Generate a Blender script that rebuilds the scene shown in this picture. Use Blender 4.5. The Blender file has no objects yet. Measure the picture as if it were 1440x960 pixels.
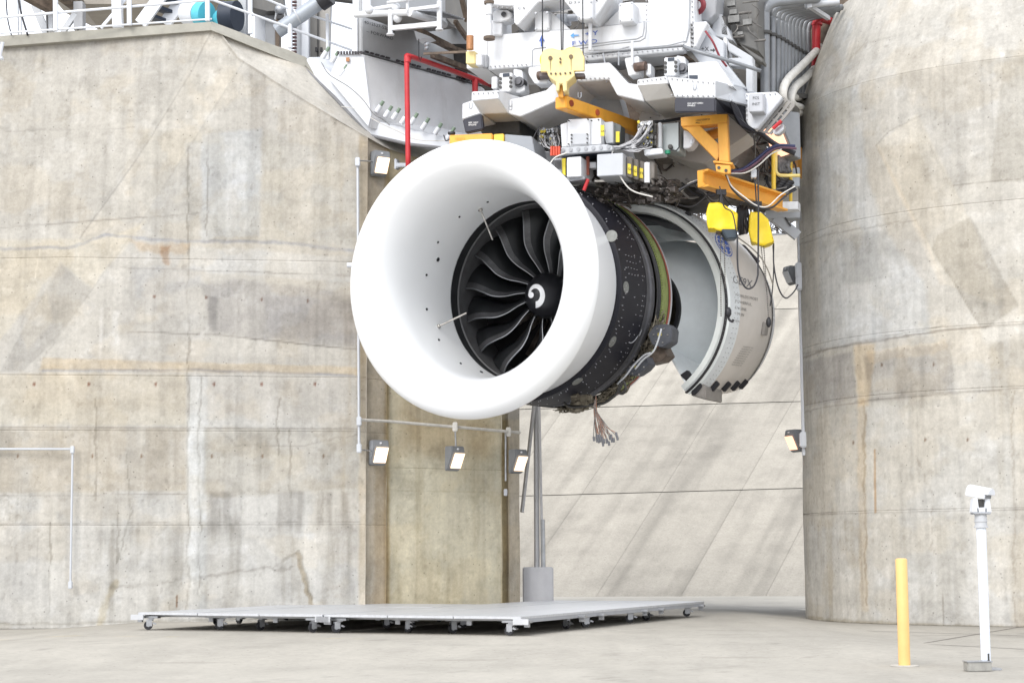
import bpy, bmesh, math, random
import numpy as np
from mathutils import Vector, Matrix
from mathutils.bvhtree import BVHTree
R_ = math.radians
random.seed(7)
rng = np.random.RandomState(5)
sc = bpy.context.scene
col = sc.collection

# ---------------------------------------------------------------- camera
FPX, PITCH, ROLL = 2450.0, math.atan(300/2450), 0.0045
cam_d = bpy.data.cameras.new('camera'); cam = bpy.data.objects.new('camera', cam_d); col.objects.link(cam)
cam_d.lens = FPX/1440*36; cam_d.sensor_width = 36; cam_d.clip_end = 3000; cam_d.clip_start = 0.1
CAMH = 1.35
RM = Matrix.Rotation(math.pi/2 + PITCH, 3, 'X') @ Matrix.Rotation(-ROLL, 3, 'Z')
cam.matrix_world = Matrix.Translation((0, 0, CAMH)) @ RM.to_4x4()
sc.camera = cam
CO = Vector((0, 0, CAMH))

# ---------------------------------------------------------------- sky, sun, exposure
SUN_EL, SUN_AZ = 38, 205          # azimuth clockwise from +Y: behind the camera, a little to the left
w = bpy.data.worlds.new('World'); sc.world = w; w.use_nodes = True
nt = w.node_tree; bg = nt.nodes['Background']
sky = nt.nodes.new('ShaderNodeTexSky'); sky.sky_type = 'NISHITA'; sky.sun_disc = False
sky.sun_elevation = R_(SUN_EL); sky.sun_rotation = R_(SUN_AZ)
sky.air_density = 1.0; sky.dust_density = 4.0; sky.ozone_density = 1.0
hs = nt.nodes.new('ShaderNodeHueSaturation'); hs.inputs['Saturation'].default_value = 0.22
nt.links.new(sky.outputs[0], hs.inputs['Color'])
mx = nt.nodes.new('ShaderNodeMixRGB'); mx.inputs['Fac'].default_value = 0.62
mx.inputs[2].default_value = (13.2, 13.8, 14.9, 1)          # the even layer of cloud
nt.links.new(hs.outputs[0], mx.inputs[1]); nt.links.new(mx.outputs[0], bg.inputs['Color'])
bg.inputs['Strength'].default_value = 0.12
sun_d = bpy.data.lights.new('sun', 'SUN'); sun_d.energy = 1.25; sun_d.angle = R_(26); sun_d.color = (1, .965, .91)
sun = bpy.data.objects.new('sun', sun_d); col.objects.link(sun)
az = R_(SUN_AZ); e = R_(SUN_EL)
sdir = Vector((math.sin(az)*math.cos(e), math.cos(az)*math.cos(e), math.sin(e)))
sun.rotation_euler = sdir.to_track_quat('Z', 'Y').to_euler()
sc.view_settings.view_transform = 'Standard'; sc.view_settings.look = 'None'
sc.view_settings.gamma = 1; sc.view_settings.use_curve_mapping = False
sc.view_settings.exposure = 0.47

# ---------------------------------------------------------------- measuring helpers
def ray(px, py):
    d = RM @ Vector(((px-720)/FPX, (480-py)/FPX, -1)); return d
def P(px, py, D):                       # point seen at a pixel of the photograph, D metres ahead
    d = ray(px, py); return CO + d*(D/d.y)
def PP(px, py, p0, n):                  # ... on a plane
    d = ray(px, py); return CO + d*((p0-CO).dot(n)/d.dot(n))
def PZ(px, py, z):
    return PP(px, py, Vector((0, 0, z)), Vector((0, 0, 1)))
RMT = RM.transposed()
def proj(p):
    q = RMT @ (Vector(p)-CO); return (720 - q.x/q.z*FPX, 480 + q.y/q.z*FPX)
def projn(a):
    m = np.array(RM); q = (a-np.array(CO)) @ m
    return 720 - q[:, 0]/q[:, 2]*FPX, 480 + q[:, 1]/q[:, 2]*FPX
def aft(yaw): return Vector((math.sin(R_(yaw)), math.cos(R_(yaw)), 0))
def lat(yaw): return Vector((math.cos(R_(yaw)), -math.sin(R_(yaw)), 0))
UP = Vector((0, 0, 1))

# ---------------------------------------------------------------- materials
MATS = {}
def mat(name, c, rough=.5, metal=0, var=.08, scale=3, bump=.0, stretch=None, dirt=None, emis=None, coat=0, c2=None, spec=None):
    if name in MATS: return MATS[name]
    m = bpy.data.materials.new(name); m.use_nodes = True; n = m.node_tree; b = n.nodes['Principled BSDF']
    b.inputs['Roughness'].default_value = rough; b.inputs['Metallic'].default_value = metal
    b.inputs['Coat Weight'].default_value = coat
    if spec is not None: b.inputs['Specular IOR Level'].default_value = spec
    tc = n.nodes.new('ShaderNodeTexCoord'); mp = n.nodes.new('ShaderNodeMapping')
    n.links.new(tc.outputs['Object'], mp.inputs['Vector'])
    if stretch: mp.inputs['Scale'].default_value = stretch
    nz = n.nodes.new('ShaderNodeTexNoise'); nz.inputs['Scale'].default_value = scale; nz.inputs['Detail'].default_value = 6
    nz.inputs['Roughness'].default_value = .65
    n.links.new(mp.outputs[0], nz.inputs['Vector'])
    rp = n.nodes.new('ShaderNodeValToRGB'); rp.color_ramp.elements[0].position = .3; rp.color_ramp.elements[1].position = .7
    cc = c2 if c2 else tuple(x*(1-var*2) for x in c); cb = c if c2 else tuple(min(1, x*(1+var)) for x in c)
    rp.color_ramp.elements[0].color = (*cc, 1); rp.color_ramp.elements[1].color = (*cb, 1)
    n.links.new(nz.outputs['Fac'], rp.inputs['Fac']); out = rp.outputs[0]
    if dirt:
        n2 = n.nodes.new('ShaderNodeTexNoise'); n2.inputs['Scale'].default_value = dirt[1]; n2.inputs['Detail'].default_value = 8
        n2.inputs['Roughness'].default_value = .7
        mp2 = n.nodes.new('ShaderNodeMapping'); mp2.inputs['Scale'].default_value = (1, 1, .22)
        n.links.new(tc.outputs['Object'], mp2.inputs[0]); n.links.new(mp2.outputs[0], n2.inputs['Vector'])
        r2 = n.nodes.new('ShaderNodeValToRGB'); r2.color_ramp.elements[0].position = .52; r2.color_ramp.elements[1].position = .75
        n.links.new(n2.outputs['Fac'], r2.inputs['Fac'])
        ml = n.nodes.new('ShaderNodeMath'); ml.operation = 'MULTIPLY'; ml.inputs[1].default_value = dirt[2]
        n.links.new(r2.outputs[0], ml.inputs[0])
        mm = n.nodes.new('ShaderNodeMixRGB'); mm.inputs[2].default_value = (*dirt[0], 1)
        n.links.new(ml.outputs[0], mm.inputs['Fac']); n.links.new(out, mm.inputs[1]); out = mm.outputs[0]
    n.links.new(out, b.inputs['Base Color'])
    if bump:
        bp = n.nodes.new('ShaderNodeBump'); bp.inputs['Strength'].default_value = bump; bp.inputs['Distance'].default_value = .02
        n.links.new(nz.outputs['Fac'], bp.inputs['Height']); n.links.new(bp.outputs[0], b.inputs['Normal'])
    if emis:
        b.inputs['Emission Color'].default_value = (*emis[0], 1); b.inputs['Emission Strength'].default_value = emis[1]
    MATS[name] = m; return m
def concrete(name, fine=14, bump=.25, streak=True):
    m = bpy.data.materials.new(name); m.use_nodes = True; n = m.node_tree; b = n.nodes['Principled BSDF']
    b.inputs['Roughness'].default_value = .9; b.inputs['Specular IOR Level'].default_value = .2
    at = n.nodes.new('ShaderNodeAttribute'); at.attribute_name = 'Col'
    tc = n.nodes.new('ShaderNodeTexCoord')
    nz = n.nodes.new('ShaderNodeTexNoise'); nz.inputs['Scale'].default_value = fine; nz.inputs['Detail'].default_value = 7; nz.inputs['Roughness'].default_value = .75
    n.links.new(tc.outputs['Object'], nz.inputs['Vector'])
    mr = n.nodes.new('ShaderNodeMapRange'); mr.inputs[1].default_value = .3; mr.inputs[2].default_value = .7
    mr.inputs[3].default_value = .86; mr.inputs[4].default_value = 1.09
    n.links.new(nz.outputs['Fac'], mr.inputs[0])
    vo = n.nodes.new('ShaderNodeTexVoronoi'); vo.inputs['Scale'].default_value = 5.5     # blow holes
    n.links.new(tc.outputs['Object'], vo.inputs['Vector'])
    mv = n.nodes.new('ShaderNodeMapRange'); mv.inputs[1].default_value = .05; mv.inputs[2].default_value = .11
    mv.inputs[3].default_value = .62; mv.inputs[4].default_value = 1
    n.links.new(vo.outputs['Distance'], mv.inputs[0])
    m1 = n.nodes.new('ShaderNodeMath'); m1.operation = 'MULTIPLY'
    n.links.new(mr.outputs[0], m1.inputs[0]); n.links.new(mv.outputs[0], m1.inputs[1])
    if streak:                                                                       # rain streaks and board marks
        for sc_, st_, lo_, hi_ in ((7, .07, .95, 1.03), (1.3, .35, .94, 1.05), (30, .9, .95, 1.03)):
            mp = n.nodes.new('ShaderNodeMapping'); mp.inputs['Scale'].default_value = (1, 1, st_); n.links.new(tc.outputs['Object'], mp.inputs[0])
            n3 = n.nodes.new('ShaderNodeTexNoise'); n3.inputs['Scale'].default_value = sc_; n3.inputs['Detail'].default_value = 5; n3.inputs['Roughness'].default_value = .7
            n.links.new(mp.outputs[0], n3.inputs['Vector'])
            m3 = n.nodes.new('ShaderNodeMapRange'); m3.inputs[1].default_value = .33; m3.inputs[2].default_value = .66; m3.inputs[3].default_value = lo_; m3.inputs[4].default_value = hi_
            n.links.new(n3.outputs['Fac'], m3.inputs[0]); m4 = n.nodes.new('ShaderNodeMath'); m4.operation = 'MULTIPLY'
            n.links.new(m1.outputs[0], m4.inputs[0]); n.links.new(m3.outputs[0], m4.inputs[1]); m1 = m4
    vm = n.nodes.new('ShaderNodeVectorMath'); vm.operation = 'SCALE'
    n.links.new(at.outputs['Color'], vm.inputs[0]); n.links.new(m1.outputs[0], vm.inputs['Scale'])
    n.links.new(vm.outputs[0], b.inputs['Base Color'])
    bp = n.nodes.new('ShaderNodeBump'); bp.inputs['Strength'].default_value = bump; bp.inputs['Distance'].default_value = .02
    lum = n.nodes.new('ShaderNodeSeparateColor'); n.links.new(at.outputs['Color'], lum.inputs[0])
    ml2 = n.nodes.new('ShaderNodeMath'); ml2.operation = 'MULTIPLY_ADD'; ml2.inputs[1].default_value = 2.2        # stains, joints and cracks are also relief
    n.links.new(lum.outputs[0], ml2.inputs[0]); n.links.new(nz.outputs['Fac'], ml2.inputs[2])
    n.links.new(ml2.outputs[0], bp.inputs['Height']); n.links.new(bp.outputs[0], b.inputs['Normal'])
    return m
WHT = mat('white_paint', (.66, .67, .69), .42, 0, .03, 2, dirt=((.34, .30, .26), 1.6, .5))
WHC = mat('white_clean', (.68, .70, .74), .35, 0, .015)
GRY = mat('grey_paint', (.33, .34, .36), .5, 0, .05, 2, dirt=((.25, .22, .19), 1.3, .4))
LGR = mat('light_grey_paint', (.47, .485, .51), .5, 0, .04, 2, dirt=((.3, .27, .24), 1.5, .35))
DKG = mat('dark_steel', (.07, .068, .066), .55, .3, .2, 4)
BRN = mat('rusty_steel', (.16, .12, .09), .7, .2, .3, 5)
GAL = mat('galvanised_steel', (.45, .46, .48), .38, .8, .12, 6)
PIP = mat('pipe_grey', (.23, .24, .255), .45, .3, .08, 3)
BLK = mat('black_rubber', (.018, .018, .022), .5, 0, .1)
BLC = mat('black_composite', (.012, .012, .018), .5, 0, .1, 5, spec=.3)
BLD = mat('blade_carbon', (.016, .017, .019), .34, .1, .15, 6)
BLE = mat('blade_edge_metal', (.33, .34, .36), .35, .8, .1, 6)
ORG = mat('orange_paint', (.80, .38, .045), .45, 0, .06, 3, dirt=((.35, .17, .03), 2, .4))
YEL = mat('yellow_paint', (.83, .55, .06), .45, 0, .06, 3)
CRM = mat('pale_yellow_paint', (.78, .64, .30), .5, 0, .06, 3, dirt=((.4, .3, .12), 3, .4))
TARP = mat('yellow_tarp', (.80, .58, .012), .42, 0, .10, 2.2, bump=.5)
RED = mat('red_paint', (.50, .022, .03), .42, 0, .08, 4, dirt=((.25, .06, .05), 4, .4))
ALU = mat('deck_aluminium', (.56, .57, .59), .42, .35, .06, 5, stretch=(1, 8, 1), bump=.1)
PIN = mat('pink_line', (.4, .2, .2), .6)
LNS = mat('lamp_lens', (1, .9, .8), .3, emis=((1, .70, .44), 1.0))
LNC = mat('lamp_lens_side', (.9, .6, .45), .3, emis=((1, .55, .36), 1.1))
GRN = mat('green_primer', (.25, .30, .10), .5, 0, .12, 6, dirt=((.1, .08, .03), 6, .5))
RST = mat('red_brown_seal', (.30, .075, .045), .6, 0, .2, 8)
MET = mat('bare_metal', (.50, .48, .45), .35, .8, .2, 9)
BGE = mat('cowl_outer', (.64, .60, .555), .30, .12, .05, 1.2, dirt=((.45, .40, .34), 1, .5))
DUC = mat('duct_inner', (.84, .88, .90), .42, 0, .05, 1.3)
TXB = mat('print_black', (.03, .03, .035), .6)
TXU = mat('print_blue', (.035, .10, .42), .5)
TXW = mat('print_white', (.8, .8, .8), .6)
TAG = mat('yellow_tag', (.75, .60, .04), .5)
STG = mat('stud_green', (.20, .27, .20), .6)
HOS = mat('hose_white', (.66, .64, .60), .5, 0, .12, 5)
CBB = mat('cable_black', (.022, .022, .028), .5)
CBN = mat('cable_navy', (.03, .035, .10), .45)
CBM = mat('cable_mauve', (.13, .06, .09), .5)
CPR = mat('copper_wire', (.42, .20, .12), .5, .3)
OCH = mat('ochre_panel', (.28, .12, .012), .55, 0, .12, 3)
TRK = mat('bark', (.10, .085, .075), .9, 0, .2, 5)
TURQ = mat('turquoise_paint', (.10, .50, .62), .45)
NVY = mat('dark_navy', (.02, .03, .05), .45)
COP = mat('copper_brown', (.42, .20, .09), .5, .3, .15, 8)

# ---------------------------------------------------------------- objects
def root_off(o):
    v = Vector((0, 0, 0))
    while o: v += o.location; o = o.parent
    return v
def tag(o, label=None, cat=None, group=None, kind=None):
    if label: o['label'] = label
    if cat: o['category'] = cat
    if group: o['group'] = group
    if kind: o['kind'] = kind
    return o
def thing(name, label, cat, loc=(0, 0, 0), group=None):
    o = bpy.data.objects.new(name, None); o.empty_display_size = .2; col.objects.link(o); o.location = loc
    return tag(o, label, cat, group)
def children(o): return [c for c in bpy.data.objects if c.parent == o]
def copy_tree(o, parent=None):
    c = o.copy(); col.objects.link(c); c.parent = parent
    for ch in children(o): copy_tree(ch, c)
    return c
def crom(pts, k=6):                         # smooth curve through points
    pts = [Vector(p) for p in pts]
    if len(pts) < 3: return pts
    q = [pts[0]*2-pts[1]] + pts + [pts[-1]*2-pts[-2]]; out = []
    for i in range(1, len(q)-2):
        a, b, c, d = q[i-1:i+3]
        for j in range(k):
            t = j/k
            out.append(.5*((2*b)+(c-a)*t+(2*a-5*b+4*c-d)*t*t+(3*b-a-3*c+d)*t**3))
    out.append(pts[-1]); return out
class MB:
    def __init__(s): s.v = []; s.f = []
    def add(s, vs, fs):
        n = len(s.v); s.v += [Vector(x) for x in vs]; s.f += [tuple(i+n for i in f) for f in fs]; return s
    def prism(s, pts, vec):
        pts = [Vector(p) for p in pts]; vec = Vector(vec); n = len(pts)
        nn = Vector((0, 0, 0))
        for i in range(n): nn += pts[i].cross(pts[(i+1) % n])
        if nn.dot(vec) > 0: pts = pts[::-1]
        s.add(pts+[p+vec for p in pts], [tuple(range(n))]+[tuple(range(2*n-1, n-1, -1))]+[(i, n+i, n+(i+1) % n, (i+1) % n) for i in range(n)]); return s
    def box(s, c, ux, uy, uz):              # centre and three half-axis vectors
        c = Vector(c); ux, uy, uz = Vector(ux), Vector(uy), Vector(uz)
        vs = [c+ux*a+uy*b+uz*d for a in (-1, 1) for b in (-1, 1) for d in (-1, 1)]
        s.add(vs, [(0, 1, 3, 2), (4, 6, 7, 5), (0, 4, 5, 1), (2, 3, 7, 6), (0, 2, 6, 4), (1, 5, 7, 3)]); return s
    def abox(s, x0, x1, y0, y1, z0, z1):
        return s.box(((x0+x1)/2, (y0+y1)/2, (z0+z1)/2), ((x1-x0)/2, 0, 0), (0, (y1-y0)/2, 0), (0, 0, (z1-z0)/2))
    def bar(s, a, b, w, h, up=UP):
        a, b = Vector(a), Vector(b); d = (b-a); L = d.length; d.normalize()
        x = d.cross(up)
        if x.length < 1e-3: x = d.cross(Vector((1, 0, 0)))
        x.normalize(); y = x.cross(d)
        return s.box((a+b)/2, d*L/2, x*w/2, y*h/2)
    def tube(s, pts, r, n=8, cap=True):
        pts = [Vector(p) for p in pts]; m = len(pts); rs = r if isinstance(r, (list, tuple)) else [r]*m
        t0 = (pts[1]-pts[0]).normalized(); x = t0.cross(UP)
        if x.length < 1e-2: x = t0.cross(Vector((1, 0, 0)))
        x.normalize(); vs = []; fs = []
        for i, p in enumerate(pts):
            t = (pts[min(i+1, m-1)]-pts[max(i-1, 0)]).normalized()
            x = (x-t*x.dot(t))
            if x.length < 1e-4: x = t.orthogonal()
            x.normalize(); y = t.cross(x)
            for k in range(n):
                a = 2*math.pi*k/n; vs.append(p+(x*math.cos(a)+y*math.sin(a))*rs[i])
        for i in range(m-1):
            for k in range(n):
                fs.append((i*n+k, i*n+(k+1) % n, (i+1)*n+(k+1) % n, (i+1)*n+k))
        if cap: fs += [tuple(range(n-1, -1, -1)), tuple(range((m-1)*n, m*n))]
        return s.add(vs, fs)
    def cyl(s, a, b, r, n=14, r2=None): return s.tube([a, b], [r, r if r2 is None else r2], n)
    def rev(s, prof, fr, n=64, t0=0, t1=360, closed=False):   # fr = (origin, axis, e1, e2); prof = [(s, R)]
        o, ax, e1, e2 = fr; full = abs(t1-t0) >= 359.9; cnt = n if full else n+1
        vs = []; fs = []
        for (a, r) in prof:
            for k in range(cnt):
                t = R_(t0+(t1-t0)*k/n); vs.append(o+ax*a+(e1*math.cos(t)+e2*math.sin(t))*r)
        m = len(prof); rr = m if closed else m-1
        for i in range(rr):
            j = (i+1) % m
            for k in range(n):
                k2 = (k+1) % cnt
                fs.append((i*cnt+k, j*cnt+k, j*cnt+k2, i*cnt+k2))
        return s.add(vs, fs)
    def ball(s, c, r, n=8, sq=1):
        c = Vector(c); prof = [(-r*sq*math.cos(math.pi*i/n), r*math.sin(math.pi*i/n)+1e-5) for i in range(n+1)]
        return s.rev(prof, (c, UP, Vector((1, 0, 0)), Vector((0, 1, 0))), n*2)
    def build(s, name, m, parent=None, smooth=False, bevel=0, fix=True, kind=None):
        off = root_off(parent) if parent else Vector((0, 0, 0))
        me = bpy.data.meshes.new(name); me.from_pydata([v-off for v in s.v], [], s.f)
        if fix or bevel:
            b = bmesh.new(); b.from_mesh(me)
            if fix: bmesh.ops.recalc_face_normals(b, faces=b.faces)
            if bevel:
                es = [e for e in b.edges if len(e.link_faces) == 2 and e.calc_face_angle(0) > .5]
                bmesh.ops.bevel(b, geom=es, offset=bevel, segments=2, affect='EDGES', clamp_overlap=True)
            b.to_mesh(me); b.free()
        if isinstance(m, (list, tuple)):
            for q in m: me.materials.append(q)
        else: me.materials.append(m)
        if smooth:
            me.polygons.foreach_set('use_smooth', [True]*len(me.polygons))
            if smooth != 'all':
                try: me.set_sharp_from_angle(angle=R_(40))
                except Exception: pass
        o = bpy.data.objects.new(name, me); col.objects.link(o); o.parent = parent
        if kind: o['kind'] = kind
        return o
def plane_of(ref, yaw): return P(*ref), aft(yaw)
def slab(name, pts, ref, yaw, depth, m, parent, bevel=.012, dirv=None):
    """plate whose outline is measured in the photograph on a vertical plane through ref, with true thickness"""
    p0, n = plane_of(ref, yaw)
    q = [PP(x, y, p0, n) for x, y in pts]
    return MB().prism(q, (dirv if dirv is not None else n)*depth).build(name, m, parent, bevel=bevel)
def rect(x0, y0, x1, y1, sl=0): return [(x0, y0), (x1, y0-sl*(x1-x0)), (x1, y1-sl*(x1-x0)), (x0, y1)]
def text_mesh(s, size=1, extrude=0.0, bold=False):
    c = bpy.data.curves.new('t', 'FONT'); c.body = s; c.size = size; c.align_x = 'LEFT'; c.resolution_u = 2
    c.extrude = extrude; c.offset = .02 if bold else 0
    o = bpy.data.objects.new('t', c); me = bpy.data.meshes.new_from_object(o)
    vs = [v.co.copy() for v in me.vertices]; fs = [tuple(p.vertices) for p in me.polygons]
    bpy.data.objects.remove(o); bpy.data.meshes.remove(me); return vs, fs
def letter(s, x, y, h, ref, yaw, m, parent, sl=0, lift=.006, wide=1, bold=True, name='lettering', n=None):
    """printed line: baseline-left corner at (x, y), cap height h, lying on a plane of the thing"""
    p0, nn = plane_of(ref, yaw)
    if n is not None: nn = n
    vs, fs = text_mesh(s, h/.7, bold=bold); o = PP(x, y, p0, nn)
    ex = PP(x+10, y-10*sl, p0, nn)-o; ex /= 10; ez = o - PP(x, y+10, p0, nn); ez /= 10
    nv = nn if nn.y < 0 else -nn
    return MB().add([o+ex*v.x*wide+ez*v.y+nv*lift for v in vs], fs).build(name, m, parent, fix=False)
def bvh(o):
    off = root_off(o); me = o.data
    return BVHTree.FromPolygons([v.co+off for v in me.vertices], [tuple(p.vertices) for p in me.polygons])
def decal(vs, fs, tree, name, m, parent, lift=.006):
    """print: flat outline wrapped on to a curved surface"""
    out = []; last = None
    for (x, y) in vs:
        d = ray(x, y).normalized(); h = tree.ray_cast(CO, d)
        if h[0] is None: out.append(last if last else CO+d*34); continue
        n = h[1]; n = n if n.dot(d) < 0 else -n
        last = h[0]+n*lift; out.append(last)
    return MB().add(out, fs).build(name, m, parent, fix=False)
def decal_text(s, x, y, h, tree, m, parent, dx=(1, 0), dy=(0, -1), lift=.006, bold=False, name='lettering'):
    vs, fs = text_mesh(s, h/.7, bold=bold)
    return decal([(x+v.x*dx[0]+v.y*dy[0], y+v.x*dx[1]+v.y*dy[1]) for v in vs], fs, tree, name, m, parent, lift)
def cable(pts, D, r, m, label, parent=None, cat='cable', name='cable', n=6, k=7, group=None):
    q = [P(p[0], p[1], p[2] if len(p) > 2 else D) for p in pts]
    o = MB().tube(crom(q, k), r, n).build(name, m, parent, smooth='all', fix=False)
    if parent is None: tag(o, label, cat, group)
    return o

# ---------------------------------------------------------------- noise fields
def vnoise(x, y, seed):
    r = np.random.RandomState(seed); g = r.rand(256, 256)
    xi = np.floor(x).astype(int); yi = np.floor(y).astype(int); fx = x-xi; fy = y-yi
    fx = fx*fx*(3-2*fx); fy = fy*fy*(3-2*fy); a = xi % 256; b = yi % 256; a1 = (a+1) % 256; b1 = (b+1) % 256
    return (g[a, b]*(1-fx)+g[a1, b]*fx)*(1-fy)+(g[a, b1]*(1-fx)+g[a1, b1]*fx)*fy
def fbm(x, y, seed, o=4):
    v = 0; a = .5; t = 0
    for i in range(o): v = v+a*vnoise(x*2**i, y*2**i, seed+i*7); t += a; a *= .55
    return v/t
def sdpoly(x, y, pts):                      # signed distance to polygon, <0 inside
    pts = np.array(pts, float); n = len(pts); d = np.full(x.shape, 1e9); ins = np.zeros(x.shape, bool)
    for i in range(n):
        a = pts[i]; b = pts[(i+1) % n]; e_ = b-a; wx = x-a[0]; wy = y-a[1]
        t = np.clip((wx*e_[0]+wy*e_[1])/max(1e-9, e_.dot(e_)), 0, 1)
        d = np.minimum(d, np.hypot(wx-e_[0]*t, wy-e_[1]*t))
        c = ((a[1] > y) != (b[1] > y)) & (x < (b[0]-a[0])*(y-a[1])/(b[1]-a[1]+1e-12)+a[0]); ins ^= c
    return np.where(ins, -d, d)
def sdline(x, y, pts):
    d = np.full(x.shape, 1e9)
    for i in range(len(pts)-1):
        ax, ay = pts[i]; bx, by = pts[i+1]; ex, ey = bx-ax, by-ay
        t = np.clip(((x-ax)*ex+(y-ay)*ey)/(ex*ex+ey*ey), 0, 1); d = np.minimum(d, np.hypot(x-ax-ex*t, y-ay-ey*t))
    return d
def sstep(a, b, x): t = np.clip((x-a)/(b-a), 0, 1); return t*t*(3-2*t)
# ================================================================ the setting
CONC = concrete('weathered_concrete'); CON2 = concrete('paving_concrete', 9, .15, False)
def add_col(me, c):
    a = me.color_attributes.new('Col', 'FLOAT_COLOR', 'POINT')
    a.data.foreach_set('color', np.concatenate([np.clip(c, .01, 1), np.ones((len(c), 1))], 1).astype(np.float32).ravel())
def grid_obj(name, pos, colr, m, parent, keep=None):
    nr, nc = pos.shape[:2]; vs = pos.reshape(-1, 3)-np.array(root_off(parent) if parent else (0, 0, 0))
    i = np.arange(nr-1)[:, None]*nc+np.arange(nc-1)[None]; f = np.stack([i, i+1, i+nc+1, i+nc], -1).reshape(-1, 4)
    if keep is not None: f = f[keep.ravel()]
    me = bpy.data.meshes.new(name); me.vertices.add(len(vs)); me.vertices.foreach_set('co', vs.ravel())
    me.loops.add(len(f)*4); me.loops.foreach_set('vertex_index', f.ravel().astype(np.int32))
    me.polygons.add(len(f)); me.polygons.foreach_set('loop_start', np.arange(len(f), dtype=np.int32)*4)
    me.polygons.foreach_set('use_smooth', [True]*len(f))
    me.update(calc_edges=True); add_col(me, colr.reshape(-1, 3)); me.materials.append(m)
    o = bpy.data.objects.new(name, me); col.objects.link(o); o.parent = parent; return o
def resample(path, step, smooth=True):
    p = [Vector((x, y, 0)) for x, y in path]
    if smooth: p = crom(p, 8)
    out = [p[0]]; acc = 0
    L = [0]
    for i in range(1, len(p)): L.append(L[-1]+(p[i]-p[i-1]).length)
    n = int(L[-1]/step); s = np.linspace(0, L[-1], n+1)
    X = np.interp(s, L, [q.x for q in p]); Y = np.interp(s, L, [q.y for q in p]); return s, X, Y
def pier(root, path, joints, ztop, colf, step, smooth=True, batter=None, gap=.008):
    s, X, Y = resample(path, step, smooth)
    dX = np.gradient(X); dY = np.gradient(Y); l = np.hypot(dX, dY); NX, NY = dY/l, -dX/l   # towards the camera for a left-to-right path
    zt = np.array([ztop(a, b) for a, b in zip(X, Y)])
    for z0, z1 in zip(joints[:-1], joints[1:]):
        n = max(4, int((z1-z0)/step)); t = np.concatenate([[0, .0], np.linspace(0, 1, n), [1.0, 1.0]])
        z = z0+(z1-z0)*t; off = np.zeros(len(t)); 
        z[0] = z0; z[1] = z0+gap*.4; z[2] = z0+gap*1.2; z[-1] = z1; z[-2] = z1-gap*.4; z[-3] = z1-gap*1.2
        off[0] = off[-1] = -.009; off[1] = off[-2] = -.004
        Z = np.minimum(z[:, None], zt[None]); OF = off[:, None]+np.zeros_like(Z)
        if callable(batter): OF = OF-batter(X[None]+0*Z, Z)
        elif batter: OF = OF-np.maximum(0, Z-batter[0])*batter[1]
        n1 = fbm(s[None]*.9+0*Z, Z*.9, 3, 3)-.5; OF = OF+n1*.035
        pos = np.stack([X[None]+NX[None]*OF, Y[None]+NY[None]*OF, Z], -1)
        px, py = projn(pos.reshape(-1, 3)); c = colf(px, py, (s[None]+0*Z).ravel(), Z.ravel())
        keep = (Z[1:, 1:]-Z[:-1, :-1] > 1e-5) | (Z[1:, :-1]-Z[:-1, 1:] > 1e-5)
        if not keep.any(): continue
        grid_obj('concrete_lift', pos, c, CONC, root, keep)
    return s, X, Y, NX, NY
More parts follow.
